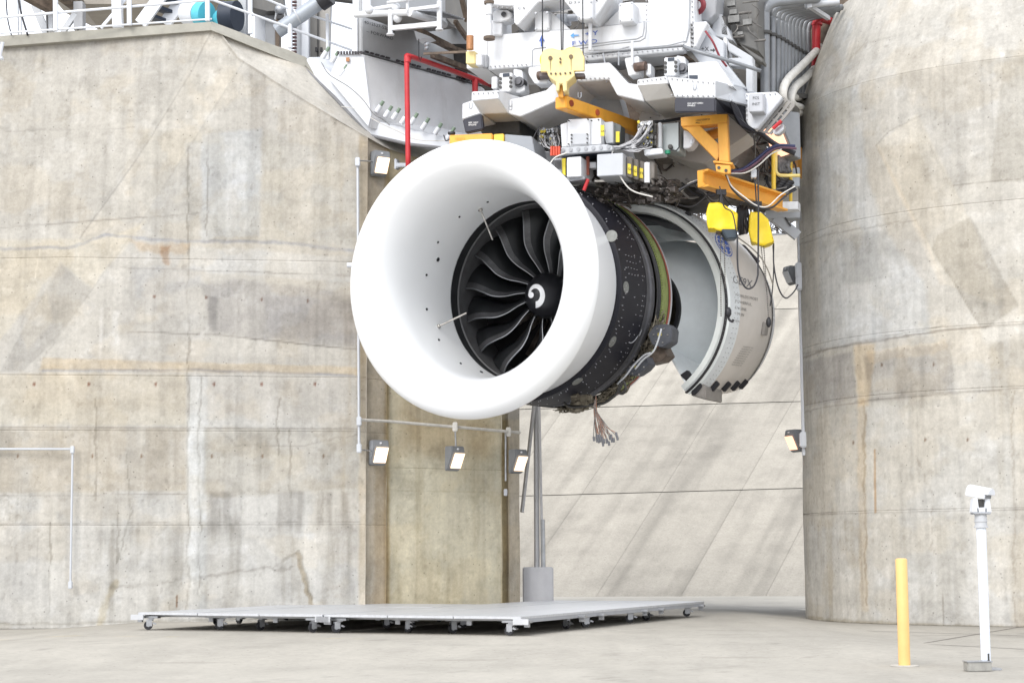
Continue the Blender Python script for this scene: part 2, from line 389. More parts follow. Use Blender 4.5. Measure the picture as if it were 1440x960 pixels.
class Paint:
    def __init__(s, px, py, S, Z, base):
        s.x, s.y, s.s, s.z = px, py, S, Z; s.c = np.tile(np.array(base, float), (len(px), 1))
        s.jx = px+(fbm(S*2.2, Z*2.2, 91, 3)-.5)*9+(fbm(S*9, Z*9, 92, 2)-.5)*5; s.jy = py+(fbm(S*2.2, Z*2.2, 77, 3)-.5)*9+(fbm(S*9, Z*9, 93, 2)-.5)*5
    def mul(s, k, a): s.c *= 1+(np.array(k)-1)[None]*np.asarray(a)[:, None]
    def patch(s, pts, k, soft=4, rag=1.0, tex=.5, seed=5):
        X = s.x*(1-rag)+s.jx*rag; Y = s.y*(1-rag)+s.jy*rag
        soft = soft*.6 if soft > 3 else soft; a = sstep(soft, -soft, sdpoly(X, Y, pts))
        if tex: a = a*(1-tex+tex*1.6*fbm(s.s*2.4, s.z*2.4, seed, 4))
        s.mul(k, np.clip(a, 0, 1.3))
    def line(s, pts, k, wd=1.2, rag=.3, brk=.4, seed=9):
        X = s.x*(1-rag)+s.jx*rag; Y = s.y*(1-rag)+s.jy*rag
        a = sstep(wd*1.6, wd*.4, sdline(X, Y, pts))*(1-brk+brk*sstep(.3, .6, fbm(s.s*1.5, s.z*1.5, seed, 3)))
        s.mul(k, a)
    def spot(s, x, y, r, k): s.mul(k, sstep(r*1.5, r*.5, np.hypot(s.x-x, (s.y-y)*.6)))
    def general(s, seed, strk=.3):
        n = fbm(s.s*.5, s.z*.5, seed, 5); s.mul((1.10, 1.09, 1.07), n*1.2); s.mul((.91, .915, .93), sstep(.45, .7, fbm(s.s*.8, s.z*.7, seed+1, 5))*.7); q = fbm(s.s*2.2, s.z*2.6, seed+20, 5); s.mul((.94, .94, .94), sstep(.5, .68, q)); s.mul((1.04, 1.04, 1.04), sstep(.48, .3, q)); q = fbm(s.s*1.1, s.z*1.3, seed+25, 5); s.mul((1.01, .985, .945), sstep(.5, .62, q))
        q = fbm(s.s*3.1, s.z*3.4, seed+31, 6); s.mul((1.09, 1.10, 1.12), sstep(.60, .635, q)*.8); q2 = fbm(s.s*2.0, s.z*1.2, seed+37, 6); s.mul((.93, .925, .915), sstep(.60, .63, q2)*.8)
        cr = np.abs(fbm(s.s*.55, s.z*.42, seed+41, 6)-.5); s.mul((.86, .855, .84), sstep(.0035, .0008, cr)*sstep(.5, .6, fbm(s.s*.4, s.z*.4, seed+43, 2)))
        s.mul((.80, .79, .78), sstep(.80, .86, fbm(s.s*9, s.z*7, seed+47, 2))*.7)
        v = fbm(s.s*5, s.z*.22, seed+2, 4); s.mul((1-strk*.55,)*3, sstep(.5, .78, v)); s.mul((1+strk*.35,)*3, sstep(.5, .2, v))
        v2 = fbm(s.s*11, s.z*.5, seed+8, 3); s.mul((.91, .91, .91), sstep(.55, .8, v2)); s.mul((1.05, 1.05, 1.05), sstep(.42, .2, v2)); f = fbm(s.s*7, s.z*6, seed+3, 4); s.mul((.90, .90, .90), sstep(.5, .75, f))
        h = fbm(s.s*.7, s.z*5, seed+4, 4); s.mul((.94, .94, .94), sstep(.5, .7, h))
    def drips(s, x0, x1, y0, y1, k, seed, a=1, fq=4.2):
        v = sstep(.46, .72, fbm(s.s*fq, s.z*.35+3, seed, 3)); m = sstep(x0-6, x0+6, s.x)*sstep(x1+6, x1-6, s.x)*sstep(y0-2, y0+4, s.y)*sstep(y1+25, y1-10, s.y)
        s.mul(k, v*m*a)

def left_col(px, py, S, Z):
    p = Paint(px, py, S, Z, (.450, .430, .394)); p.general(11, .10)
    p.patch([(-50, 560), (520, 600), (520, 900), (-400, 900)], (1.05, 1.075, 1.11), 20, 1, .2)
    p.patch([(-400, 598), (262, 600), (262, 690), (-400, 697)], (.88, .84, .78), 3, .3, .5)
    p.patch([(288, 600), (505, 604), (505, 686), (288, 700)], (.84, .82, .78), 5, .6, .6, 6)
    p.patch([(-400, 525), (262, 525), (262, 598), (-400, 598)], (.99, .95, .87), 5, .3, .3)
    p.patch([(265, 530), (292, 530), (290, 860), (266, 860)], (1.05, 1.08, 1.12), 3, .6, .2)
    p.patch([(282, 190), (368, 180), (366, 332), (284, 336)], (1.05, 1.10, 1.19), 5, .8, .3)
    p.patch([(200, 180), (510, 200), (515, 345), (200, 330)], (.93, .93, .92), 12, 1, .7, 31)
    p.patch([(284, 400), (330, 392), (505, 412), (505, 492), (430, 482), (300, 470)], (.78, .78, .80), 7, 1, .6, 8)
    p.patch([(294, 418), (306, 418), (306, 466), (294, 466)], (.74, .74, .75), 2, .8, .5, 8)
    p.patch([(370, 415), (500, 425), (500, 482), (380, 470)], (.88, .88, .90), 6, 1, .6, 18)
    p.patch([(185, 375), (285, 372), (285, 402), (190, 420)], (.90, .92, .96), 8, 1, .5, 28)
    p.patch([(265, 345), (505, 362), (505, 398), (265, 380)], (1.08, 1.11, 1.16), 4, .8, .4)
    p.patch([(60, 503), (505, 516), (505, 527), (55, 520)], (1.02, .93, .80), 2, .4, .3)
    p.patch([(180, 338), (268, 340), (262, 358), (200, 352)], (.97, .86, .74), 6, 1.2, .7, 14)
    p.patch([(225, 345), (240, 345), (238, 372), (230, 372)], (.84, .70, .60), 2, 1, .6, 14)
    p.patch([(85, 370), (130, 408), (76, 480), (32, 522), (0, 522), (30, 468)], (.84, .84, .84), 1.2, .15, .4, 41)
    p.patch([(30, 468), (85, 372), (66, 400), (75, 450), (40, 495)], (1.12, 1.10, 1.06), 5, .6, .4)
    p.patch([(297, 40), (345, 80), (204, 303), (112, 335), (190, 230)], (1.07, 1.06, 1.04), 1.6, .2, .2)
    p.patch([(-300, 340), (150, 335), (205, 310), (130, 405), (85, 368), (0, 480), (-300, 520)], (1.07, 1.04, .97), 3, .5, .3)
    p.patch([(-900, -200), (297, 40), (205, 200), (112, 335), (0, 500), (-900, 560)], (.91, .905, .895), 3, .2, 0)  # leaning facet darkened in the colour to offset the light it catches
    p.line([(297, 45), (270, 100), (192, 225), (112, 335)], (.78, .78, .78), 1.1, .2); p.line([(298, 36), (335, 83), (430, 143), (515, 193)], (.72, .71, .69), 1.6, .1, .1); p.drips(335, 510, 85, 330, (.86, .85, .84), 81, .9, 3.0)  # shade of the facet creases drawn into the colour, then grey streaks
    p.line([(345, 84), (204, 303), (60, 505)], (.90, .90, .90), 1.1, .2)
    p.line([(-300, 356), (0, 350), (95, 348), (122, 340), (150, 330), (190, 333), (250, 338), (400, 341), (440, 346), (505, 354)], (.72, .76, .86), 2.2, .5, .3)
    p.line([(60, 521), (270, 520), (350, 523), (505, 528)], (.66, .70, .80), 1.7, .2, .5)
    for a, b in (((170, 376), (505, 388)), ((-300, 600), (505, 602)), ((-300, 737), (505, 734)), ((180, 466), (280, 470)), ((300, 470), (505, 492)), ((0, 320), (280, 300)), ((0, 697), (262, 694))):
        p.line([a, b], (.70, .69, .68), 1.0, .15, .6)
    p.line([(288, 470), (505, 492)], (.8, .8, .8), 1, .2)
    p.line([(0, 185), (70, 183), (190, 180)], (.85, .85, .85), .9, .3, .7)
    for a in ((265, 200, 860), (281, 530, 860), (135, 560, 700), (70, 735, 860), (165, 690, 790), (392, 560, 640), (408, 605, 700), (292, 180, 330), (455, 690, 740)):
        p.line([(a[0], a[1]), (a[0]-1, a[2])], (.70, .69, .67), 1.3, .9, .6, 21)
    p.line([(165, 790), (182, 720), (180, 640)], (.72, .72, .70), 1.2, 1.1, .4)
    p.line([(398, 788), (421, 775), (440, 840)], (.70, .69, .66), 1.6, 1.0, .4, 4)
    p.line([(418, 780), (440, 850)], (.66, .60, .50), 3, 1.0, .5, 4)
    p.line([(160, 820), (140, 880)], (.84, .79, .68), 5, 1.2, .4)
    p.line([(155, 828), (270, 812), (330, 802), (410, 796)], (.76, .75, .74), 2.2, 1.4, .5)
    p.line([(292, 588), (330, 625), (420, 626), (505, 612)], (.82, .82, .82), 1.2, .8, .4)
    p.drips(285, 505, 690, 735, (.70, .69, .68), 61); p.drips(285, 505, 735, 850, (.76, .75, .73), 62); p.drips(150, 262, 735, 860, (.80, .79, .77), 63, .9)
    p.drips(-300, 262, 600, 690, (.82, .80, .77), 64, .8); p.drips(0, 262, 690, 800, (.86, .85, .84), 65, .7); p.drips(290, 505, 600, 660, (.80, .79, .77), 66, .7)
    p.drips(265, 520, 180, 340, (.87, .87, .86), 67, .8); p.drips(480, 515, 200, 860, (.86, .82, .76), 68, .8)
    p.patch([(505, 190), (548, 200), (548, 860), (505, 860)], (1.0, .92, .80), 4, .4, .3)
    p.patch([(543, 210), (712, 210), (712, 860), (543, 860)], (1.19, 1.16, .98), 2, .2, .2, 19)  # olive panel tone, also lightened in colour to offset facing away from sun
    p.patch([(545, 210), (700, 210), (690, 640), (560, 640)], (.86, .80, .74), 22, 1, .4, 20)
    p.patch([(705, 590), (716, 590), (716, 860), (705, 860)], (.86, .77, .62), 2.2, .1, .2)
    p.patch([(715, 590), (745, 590), (745, 860), (715, 860)], (1.15, 1.08, .96), 1.8, .1, .3)
    p.patch([(540, 200), (547, 200), (547, 860), (540, 860)], (.84, .78, .68), 1.8, .2, .3)
    p.patch([(527, 655), (544, 655), (544, 860), (527, 860)], (.92, .87, .79), 3, .6, .4)
    p.drips(550, 705, 590, 860, (.88, .86, .82), 69, .8); p.drips(505, 545, 590, 850, (.8, .76, .7), 70, .8)
    p.line([(545, 688), (735, 694)], (.84, .83, .80), .9, .2, .6)
    for x in (48, 125, 219, 301, 368, 443): p.spot(x, 540, 1.7, (.45, .25, .2))
    for x in (25, 130, 199, 298, 369, 455): p.spot(x, 641, 1.7, (.5, .38, .3))
    for x, y in ((217, 417), (290, 418), (368, 421), (433, 423)): p.spot(x, y, 1.6, (.45, .3, .25))
    p.line([(249, 838), (249, 853)], (.5, .34, .24), 1.0, .1, 0)
    p.line([(55, 352), (49, 390)], (1.25, 1.25, 1.25), .9, .3); p.line([(143, 435), (141, 505)], (1.16, 1.17, 1.2), 2.5, .3, .2); p.line([(163, 440), (163, 480)], (1.12, 1.14, 1.18), 4, .8, .2)
    p.line([(0, 878), (250, 872), (505, 868)], (.72, .71, .68), 1.5, .6, .3)
    return p.c
def right_col(px, py, S, Z):
    p = Paint(px, py, S, Z, (.465, .445, .407)); p.general(41, .07)
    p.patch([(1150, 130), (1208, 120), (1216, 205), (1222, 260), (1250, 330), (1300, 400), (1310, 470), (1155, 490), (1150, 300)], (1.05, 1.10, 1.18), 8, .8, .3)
    p.patch([(1175, 10), (1200, 30), (1190, 100), (1170, 60)], (1.06, 1.1, 1.16), 6, .8, .3)
    p.patch([(1215, 210), (1290, 200), (1330, 310), (1290, 340), (1235, 330)], (.96, .945, .92), 6, .6, .3)
    p.patch([(1232, 205), (1290, 160), (1375, 330), (1405, 430), (1330, 400)], (1.06, 1.04, 1.0), 2, .3, .2)
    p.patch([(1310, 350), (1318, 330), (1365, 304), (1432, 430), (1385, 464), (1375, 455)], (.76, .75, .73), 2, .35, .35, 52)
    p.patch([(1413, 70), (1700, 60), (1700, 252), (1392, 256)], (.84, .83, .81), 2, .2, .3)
    p.patch([(1120, 140), (1200, 115), (1190, 190), (1125, 200)], (.84, .83, .80), 6, 1, .6, 53)
    p.patch([(1180, 335), (1250, 325), (1240, 395), (1185, 400)], (.78, .78, .78), 7, 1.3, .8, 54)
    p.patch([(1215, 500), (1335, 480), (1345, 552), (1225, 566)], (.76, .76, .77), 5, .8, .6, 55)
    p.patch([(1130, 508), (1198, 494), (1205, 560), (1135, 572)], (.76, .76, .78), 4, .8, .5, 56)
    p.patch([(1200, 488), (1232, 482), (1222, 570), (1208, 570)], (1.06, .95, .80), 3, .6, .2)
    p.patch([(1220, 495), (1330, 478), (1335, 492), (1225, 512)], (1.05, 1.0, .93), 4, .8, .3)
    p.patch([(1205, 560), (1217, 560), (1220, 860), (1210, 860)], (1.04, .97, .88), 2.2, .6, .4)
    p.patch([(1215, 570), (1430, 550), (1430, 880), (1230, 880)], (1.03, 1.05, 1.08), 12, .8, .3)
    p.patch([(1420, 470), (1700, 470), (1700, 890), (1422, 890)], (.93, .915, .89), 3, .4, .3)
    p.patch([(1232, 205), (1236, 205), (1300, 330), (1330, 400), (1322, 400), (1290, 330)], (1.15, 1.12, 1.08), 2, .4, .2)
    p.line([(1232, 205), (1300, 330), (1380, 460)], (.86, .85, .84), 1.0, .2)
    p.line([(1268, 110), (1300, 190), (1350, 290)], (.90, .90, .90), 1.0, .2)
    p.line([(1232, 205), (1250, 185), (1300, 160)], (.82, .81, .80), 1.0, .2); p.line([(1190, 90), (1215, 62), (1260, 50)], (.88, .88, .87), 1, .3)
    p.line([(1120, 346), (1160, 330), (1290, 309)], (.74, .73, .72), 1.1, .3, .3)
    p.line([(1340, 262), (1440, 250), (1560, 240)], (.74, .73, .72), 1.0, .3, .3)
    p.line([(1130, 503), (1165, 490), (1330, 464), (1440, 455)], (.60, .58, .56), 1.6, .25, .3); p.line([(1130, 497), (1250, 472), (1330, 458)], (.78, .77, .76), 1.0, .25, .3)
    p.line([(1130, 580), (1160, 572), (1240, 561), (1440, 545)], (.68, .67, .66), 1.1, .2, .4); p.line([(1130, 723), (1440, 716), (1600, 716)], (.68, .67, .66), 1.1, .2, .4)
    p.line([(1215, 570), (1217, 850)], (.76, .73, .68), 1.4, 1, .5); p.line([(1230, 632), (1231, 720)], (.80, .60, .42), 1.3, .1, .1)
    p.line([(1260, 790), (1262, 880)], (.72, .71, .7), 1.0, .6, .5); p.line([(1327, 830), (1327, 880)], (.7, .68, .66), .9, .3, .3); p.line([(1424, 550), (1428, 880)], (.82, .80, .78), 1.4, 1.2, .5)
    p.line([(1290, 640), (1310, 700), (1312, 780)], (.82, .8, .78), 1.1, 1.6, .5)
    p.drips(1130, 1215, 730, 870, (.88, .86, .82), 71, 1.0); p.drips(1130, 1340, 500, 570, (.80, .79, .78), 72, .8); p.drips(1220, 1430, 720, 870, (.88, .87, .85), 73, .8); p.drips(1140, 1240, 150, 500, (.88, .89, .9), 74, .8)
    p.drips(1390, 1700, 480, 880, (.86, .84, .8), 75, .8)
    p.patch([(1365, 455), (1440, 440), (1432, 475), (1388, 480)], (1.12, 1.12, 1.12), 4, 1.4, .4)
    for x, y in ((1200, 622), (1301, 618), (1361, 618), (1240, 513), (1313, 512)): p.spot(x, y, 1.6, (.45, .35, .3))
    p.line([(1130, 868), (1200, 874), (1300, 879), (1440, 883)], (.76, .73, .66), 3, .6, .3)
    return p.c

def HUMP(x, y): return .11*sstep(21.5, 25, y)*sstep(46, 38, y)*sstep(-9, -6.8, x)*sstep(6.4, 4.6, x)   # the slab is crowned under the platforms
def DX(px, D): v = P(px, 779, D); return (v.x, D)
# ---- ground: one sheet to the horizon, finer near the stand
gx = np.concatenate([[-900, -200, -60], np.linspace(-16, 18, 250), [60, 200, 900]])
gy = np.concatenate([[-60, 0, 10, 16], np.linspace(18, 60, 240), [80, 150, 400, 1500]])
GX, GY = np.meshgrid(gx, gy); GZ = HUMP(GX, GY)
n1 = fbm(GX.ravel()*.35+40, GY.ravel()*.35, 5, 5); n2 = fbm(GX.ravel()*3+40, GY.ravel()*.6, 6, 4)
gc = np.tile(np.array([.395, .370, .325]), (GX.size, 1))*(1+.30*(n1-.5)+.20*(n2-.5))[:, None]
gu, gv = GX.ravel(), GY.ravel()
dirt = sstep(36, 33, gv)*sstep(31, 33, gv)*0
gc *= (1-.06*sstep(.5, .7, fbm(gu*1.5, gv*1.5, 12, 4)))[:, None]
pxg, pyg = projn(np.stack([gu, np.maximum(gv, 1), 0*gu], 1))
wet = sstep(5, -3, sdpoly(pxg+(n2-.5)*60, pyg, [(985, 850), (1060, 853), (1140, 855), (1140, 866), (1000, 866), (960, 858)]))
gc *= (1-wet*.42)[:, None]*np.array([1, 1.03, 1.08])[None]**wet[:, None]
for pl in ([(-14.3, 32.8), DX(0, 33.4), DX(500, 34.25), DX(543, 34.9), DX(731, 36.9)], [(6.9, 40), (6.15, 37.0), (6.24, 35.8), (6.68, 34.6), (7.5, 33.55), (8.8, 32.6), (11, 31.7), (14, 31.0)]):
    dd = sdline(gu, gv, pl); gc *= (1-.22*sstep(.30, .02, dd+(n2-.5)*.3)-.07*sstep(1.3, .1, dd+(n1-.5)*1.5))[:, None]          # grit along the wall foot
for sx, sy, sr in ((-3.5, 24.5, .35), (1.2, 23.2, .22), (3.4, 27.5, .5), (6.0, 24.9, .3), (-6.4, 26.2, .4), (2.5, 21.2, .25), (8.2, 28.8, .5)): gc *= (1-.10*sstep(sr, sr*.3, np.hypot((gu-sx)*.8, gv-sy)+(n2-.5)*sr*1.6))[:, None]
ck = np.abs(fbm(gu*.22+3, gv*.22, 61, 6)-.5); gc *= (1-.22*sstep(.004, .0008, ck)*sstep(.46, .6, fbm(gu*.15, gv*.15+9, 63, 2)))[:, None]
for yj in (22.6, 28.9): gc *= (1-.16*sstep(.035, .012, np.abs(gv-.05*gu-yj+(n2-.5)*.02)))[:, None]
yl = sstep(.16, .05, np.abs((gu*.30+gv-26.2)+.2))*sstep(.45, .7, n2)*sstep(0, -3, gu)*sstep(.0, 1., gv-24)
gc *= 1+yl[:, None]*(np.array([1.12, .98, .62])-1)[None]*.6
ground = grid_obj('ground', np.stack([GX, GY, GZ], -1), gc, CON2, None); ground['kind'] = 'structure'
for k, (a, b) in enumerate((((1140, 884), (1440, 893)), ((1210, 900), (1440, 912)), ((1290, 905), (1440, 880)), ((-40, 902), (240, 899)))):
    A, B = PZ(*a, .004), PZ(*b, .004); d = (B-A).normalized(); nn = Vector((-d.y, d.x, 0))*.022
    MB().add([A-nn, B-nn, B+nn, A+nn], [(0, 1, 2, 3)]).build('paving_joint', mat('joint_dark', (.20, .18, .16), .9, 0, .2, 4), ground, fix=False)

# ---- left pier
lp = thing('concrete_pier', 'tall weathered concrete pier left of the jet engine, with a railing along its top', 'concrete wall', P(200, 876, 33))
def DX(px, D): v = P(px, 779, D); return (v.x, D)
Lpath = [(-14.3, 32.8), DX(0, 33.4), DX(500, 34.25), DX(514, 34.32)]
TL = [(-600, 90), (0, 53), (298, 34), (335, 82), (430, 142), (515, 192), (560, 214), (640, 232), (735, 245)]
CR = [P(-900, 560, 32), P(0, 500, 33.4), P(112, 335, 33.6), P(297, 45, 33.9), P(300, -300, 33.9)]
def lean(X, Z): return .13*np.maximum(0, Z-np.interp(X, [v.x for v in CR], [v.z for v in CR]))       # the upper left facet leans back
def ltop(X, Y):
    px, _ = proj((X, Y, 9)); py = np.interp(px, [t[0] for t in TL], [t[1] for t in TL]); z = P(px, py, Y).z
    for _ in range(3): z = P(px, py, Y+float(lean(X, z))).z
    return z
LJ = [0, 1.95, 3.77, 4.84, 7.15, 12.5]
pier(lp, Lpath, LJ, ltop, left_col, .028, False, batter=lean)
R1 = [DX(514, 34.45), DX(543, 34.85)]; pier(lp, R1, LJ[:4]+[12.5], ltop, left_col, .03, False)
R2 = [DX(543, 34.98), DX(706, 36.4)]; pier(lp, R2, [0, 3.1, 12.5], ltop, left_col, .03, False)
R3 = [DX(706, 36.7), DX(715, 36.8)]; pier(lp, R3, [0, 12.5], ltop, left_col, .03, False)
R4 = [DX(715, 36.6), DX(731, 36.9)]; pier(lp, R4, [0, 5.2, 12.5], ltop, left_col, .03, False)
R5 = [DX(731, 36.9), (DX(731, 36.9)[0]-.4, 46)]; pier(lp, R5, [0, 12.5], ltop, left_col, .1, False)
# sloped shoulder above the crease, and the pier's flat top
lo = [(298, 34, 33.9), (335, 82, 33.98), (430, 142, 34.13), (515, 192, 34.32), (560, 214, 35.0), (640, 232, 35.6), (735, 245, 36.9)]
hi = [(298, 33.6, 34.0), (372, 60, 34.5), (430, 84, 34.9), (520, 172, 35.4), (575, 196, 36), (655, 214, 37), (750, 225, 38)]
LO = crom([P(*a) for a in lo], 10); HI = crom([P(*a) for a in hi], 10); nn = 14
pos = np.array([[list(LO[i].lerp(HI[i], j/nn)) for i in range(len(LO))] for j in range(nn+1)])
px, py = projn(pos.reshape(-1, 3)); pt = Paint(px, py, pos[..., 0].ravel(), pos[..., 2].ravel()+pos[..., 1].ravel(), (.50, .475, .43)); pt.general(33, .10)  # paler base than the wall: light on the upturned shoulder put into colour
grid_obj('shoulder', pos, pt.c, CONC, lp)
BK = [v+Vector((.8, 7, 0)) for v in HI]; pos = np.array([[list(HI[i].lerp(BK[i], j/4)) for i in range(len(HI))] for j in range(5)])
grid_obj('shoulder_top', pos, np.full((pos.shape[0]*pos.shape[1], 3), .40), CONC, lp)
a0, a1 = P(-600, 90, 32.9), P(0, 53, 34.2); a2 = P(298, 34, 33.9)
MB().add([a0, a1, a2, a2+Vector((1, 7, 0)), a1+Vector((0, 7, 0)), a0+Vector((0, 7, 0))], [(0, 1, 2, 3, 4, 5)]).build('pier_top', mat('top_concrete', (.4, .38, .34), .9), lp)
m = MB(); KB = mat('kerb_concrete', (.36, .345, .30), .9, 0, .08, 4, bump=.2)
for A, B, ha, hb in ((P(-600, 90, 32.8), P(0, 53, 34.12), .22, .20), (P(0, 53, 34.12), P(298, 33.5, 33.84), .20, .15)):
    d = (B-A); m.add([A+Vector((0, -.05, .02)), B+Vector((0, -.05, .02)), B+Vector((0, -.05, -hb)), A+Vector((0, -.05, -ha)), A+Vector((0, .3, .02)), B+Vector((0, .3, .02)), B+Vector((0, .3, -hb)), A+Vector((0, .3, -ha))],
        [(0, 1, 2, 3), (4, 5, 1, 0), (3, 2, 6, 7), (5, 6, 2, 1), (4, 7, 6, 5), (0, 3, 7, 4)])
m.build('kerb', KB, lp)
m = MB()
for (A, B) in ((P(298, 33.2, 33.85), P(430, 83, 34.85)), (P(430, 83, 34.85), P(522, 170, 35.35))):
    m.add([A+Vector((0, -.03, .03)), B+Vector((0, -.03, .03)), B+Vector((0, -.12, -.22)), A+Vector((0, -.12, -.17)), A+Vector((0, .4, .03)), B+Vector((0, .4, .03)), B+Vector((0, .4, -.22)), A+Vector((0, .4, -.17))],
        [(0, 1, 2, 3), (4, 5, 1, 0), (3, 2, 6, 7), (5, 6, 2, 1), (4, 7, 6, 5), (0, 3, 7, 4)])
m.build('kerb', KB, lp)

# ---- right pier
rp = thing('concrete_pier', 'rounded pale concrete pier at the right, behind the yellow bollard', 'concrete wall', (8, 33, 0))
Rpath = [(7.6, 42.5), (6.58, 38.9), (6.15, 37.0), (6.24, 35.8), (6.68, 34.6), (7.5, 33.55), (8.8, 32.6), (11, 31.7), (14, 31.0)]
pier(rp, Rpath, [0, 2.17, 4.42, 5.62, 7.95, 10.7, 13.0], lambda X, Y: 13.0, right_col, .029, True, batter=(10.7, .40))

# ---- the ramp of concrete panels behind
rw = thing('blast_ramp', 'sloping wall of pale concrete panels seen between the two piers', 'concrete wall', PZ(930, 838, 0))
B0 = PZ(930, 838, 0); bdir = Vector((1, -.055, 0)).normalized(); udir = Vector((math.sin(R_(21))*math.cos(R_(27)), math.cos(R_(21))*math.cos(R_(27)), math.sin(R_(27))))
RN = bdir.cross(udir).normalized()
if RN.z < 0: RN = -RN
rows = [856, 694, 572, 441, 334]
def lx(i, y): return (840+119*i)+(838-y)*(.629-.09*i*.5)
for r in range(4):
    for i in range(-3, 5):
        y0, y1 = rows[r], rows[r+1]
        tl0 = .028; q = [PP(lx(i, y0), y0+tl0*(930-lx(i, y0))*(r > 0), B0, RN), PP(lx(i+1, y0), y0+tl0*(930-lx(i+1, y0))*(r > 0), B0, RN), PP(lx(i+1, y1), y1+tl0*(930-lx(i+1, y1)), B0, RN), PP(lx(i, y1), y1+tl0*(930-lx(i, y1)), B0, RN)]
        n = 36; g = .006; tone = 1+random.uniform(-.07, .05)
        U, V = np.meshgrid(np.linspace(.0015, .9985, n), np.linspace(g*.6, 1-g*.6, n)); Q = [np.array(v) for v in q]
        pos = (Q[0]*((1-U)*(1-V))[..., None]+Q[1]*(U*(1-V))[..., None]+Q[2]*(U*V)[..., None]+Q[3]*((1-U)*V)[..., None])+np.array(RN)*.08
        edge = np.minimum.reduce([U, 1-U, V, 1-V]); pos = pos-np.array(RN)*(edge[..., None] < .006)*.012
        uu = (U+i*1.0).ravel()*2.8; vv = (V*5+r*9).ravel(); st = fbm(uu*2.2, vv*.18, 88, 4); bl = fbm(uu*.6, vv*.6, 89, 4); h = fbm(uu*.8, vv*2.2, 90, 4)
        c = np.tile(np.array([.36, .333, .282]), (n*n, 1))*tone*(1+.62*(st-.5)+.16*(bl-.5))[:, None]
        c *= (1-.10*sstep(.5, .72, h))[:, None]; k = sstep(.55, .78, st)*sstep(2.6, 0, r+V.ravel()); c *= (1-.16*k)[:, None]*np.array([1, 1, 1.02])
        grid_obj('concrete_panel', pos, c, CONC, rw)
m = MB(); q = [B0-bdir*30-Vector((0, 0, .3)), B0+bdir*40-Vector((0, 0, .3)), B0+bdir*52+udir*37.6, B0-bdir*30+udir*37.6]
m.prism(q, -RN*.5); m.build('backing', mat('joint_mid', (.34, .315, .27), .9), rw)
# ---- light mast and its plinth
t = thing('light_mast', 'slim grey guyed mast standing on a grey block beside the left pier', 'mast', P(755, 845, 37.6))
D = 37.6; a = P(735, 797, D); b = P(778, 845, D); m = MB().abox(a.x, b.x, D-.35, D+.35, 0, a.z); m.build('plinth', mat('plinth_grey', (.50, .50, .52), .7, 0, .06, 2, bump=.1, dirt=((.6, .6, .6), 2, .4)), t, bevel=.02)
MAST = mat('mast_grey', (.52, .52, .53), .5, .2)
MB().cyl(P(755, 797, D), P(753, 300, D), .062, 10).build('pole', MAST, t, smooth=True)
MB().cyl(P(763, 797, D-.1), P(758, 560, D-.1), .028, 8).build('brace', MAST, t, smooth=True)
MB().bar(P(734, 720, D-.3), P(751, 570, D-.1), .06, .06).build('brace', MAST, t)
MB().cyl(P(763, 730, D-.1), P(764, 797, D-.1), .05, 8).build('conduit', GAL, t, smooth=True)
# ---- bare trees beyond the ramp
def tree(x, y, z0, h, seed):
    rr = random.Random(seed); t = thing('bare_tree', '', 'tree', (x, y, z0), 'bare trees beyond the ramp')
    m = MB(); m2 = MB()
    m.tube(crom([(x, y, z0), (x+rr.uniform(-.3, .3), y, z0+h*.4), (x+rr.uniform(-.5, .5), y, z0+h*.9)], 4), [.16*(1-i/9) +.02 for i in range(9)], 6)
    def br(p, d, L, r, k):
        q = p+d*L; q2 = q+Vector((rr.uniform(-.1, .1), rr.uniform(-.1, .1), .1))*L
        m2.tube([p, q, q2+d*L*.3], [r, r*.7, r*.35], 4, False)
        if k > 0:
            for j in range(3):
                dd = (d+Vector((rr.uniform(-.8, .8), rr.uniform(-.8, .8), rr.uniform(-.1, .7)))).normalized(); br(p.lerp(q, rr.uniform(.4, 1)), dd, L*.68, r*.6, k-1)
    for j in range(13):
        a = rr.uniform(0, 6.28); z = z0+h*rr.uniform(.12, .85); d = Vector((math.cos(a), math.sin(a), rr.uniform(.3, .9))).normalized(); br(Vector((x, y, z)), d, h*.19, .05, 3)
    m.build('trunk', TRK, t, smooth=True, fix=False); m2.build('branches', TRK, t, fix=False, kind='stuff'); return t
tl = ['bare winter tree seen left of the yellow hoist covers', 'bare winter tree seen above the cowl, near the first yellow cover', 'bare winter tree seen between the two yellow hoist covers', 'bare winter tree seen right of the second yellow hoist cover',
      'bare winter tree nearest the right pier, under the grey beam', 'bare winter tree seen through the gap left of the engine mount yoke']
for k, (px, D, hh) in enumerate(((962, 94, 7), (990, 97, 8), (1046, 93, 8), (1074, 98, 8), (1104, 95, 7), (672, 96, 21))):
    v = P(px, 350, D); o = tree(v.x, D, v.z-2 if k < 5 else v.z-3, hh, 31+k); o['label'] = tl[k]; o['category'] = 'tree'
# ================================================================ the jet engine
EY = 28.0; EA = (aft(EY)+UP*math.tan(R_(1.6))).normalized(); EL = lat(EY); EU = EL.cross(EA).normalized()
if EU.z < 0: EU = -EU
E0 = P(649, 389, 30.0)
EF = (E0, EA, EL, EU)                      # theta 0 = right side, 90 = top
eng = thing('jet_engine', 'large jet engine with white bellmouth inlet hanging from the test stand', 'jet engine', E0)
def EP(s, r, th): return E0+EA*s+(EL*math.cos(R_(th))+EU*math.sin(R_(th)))*r
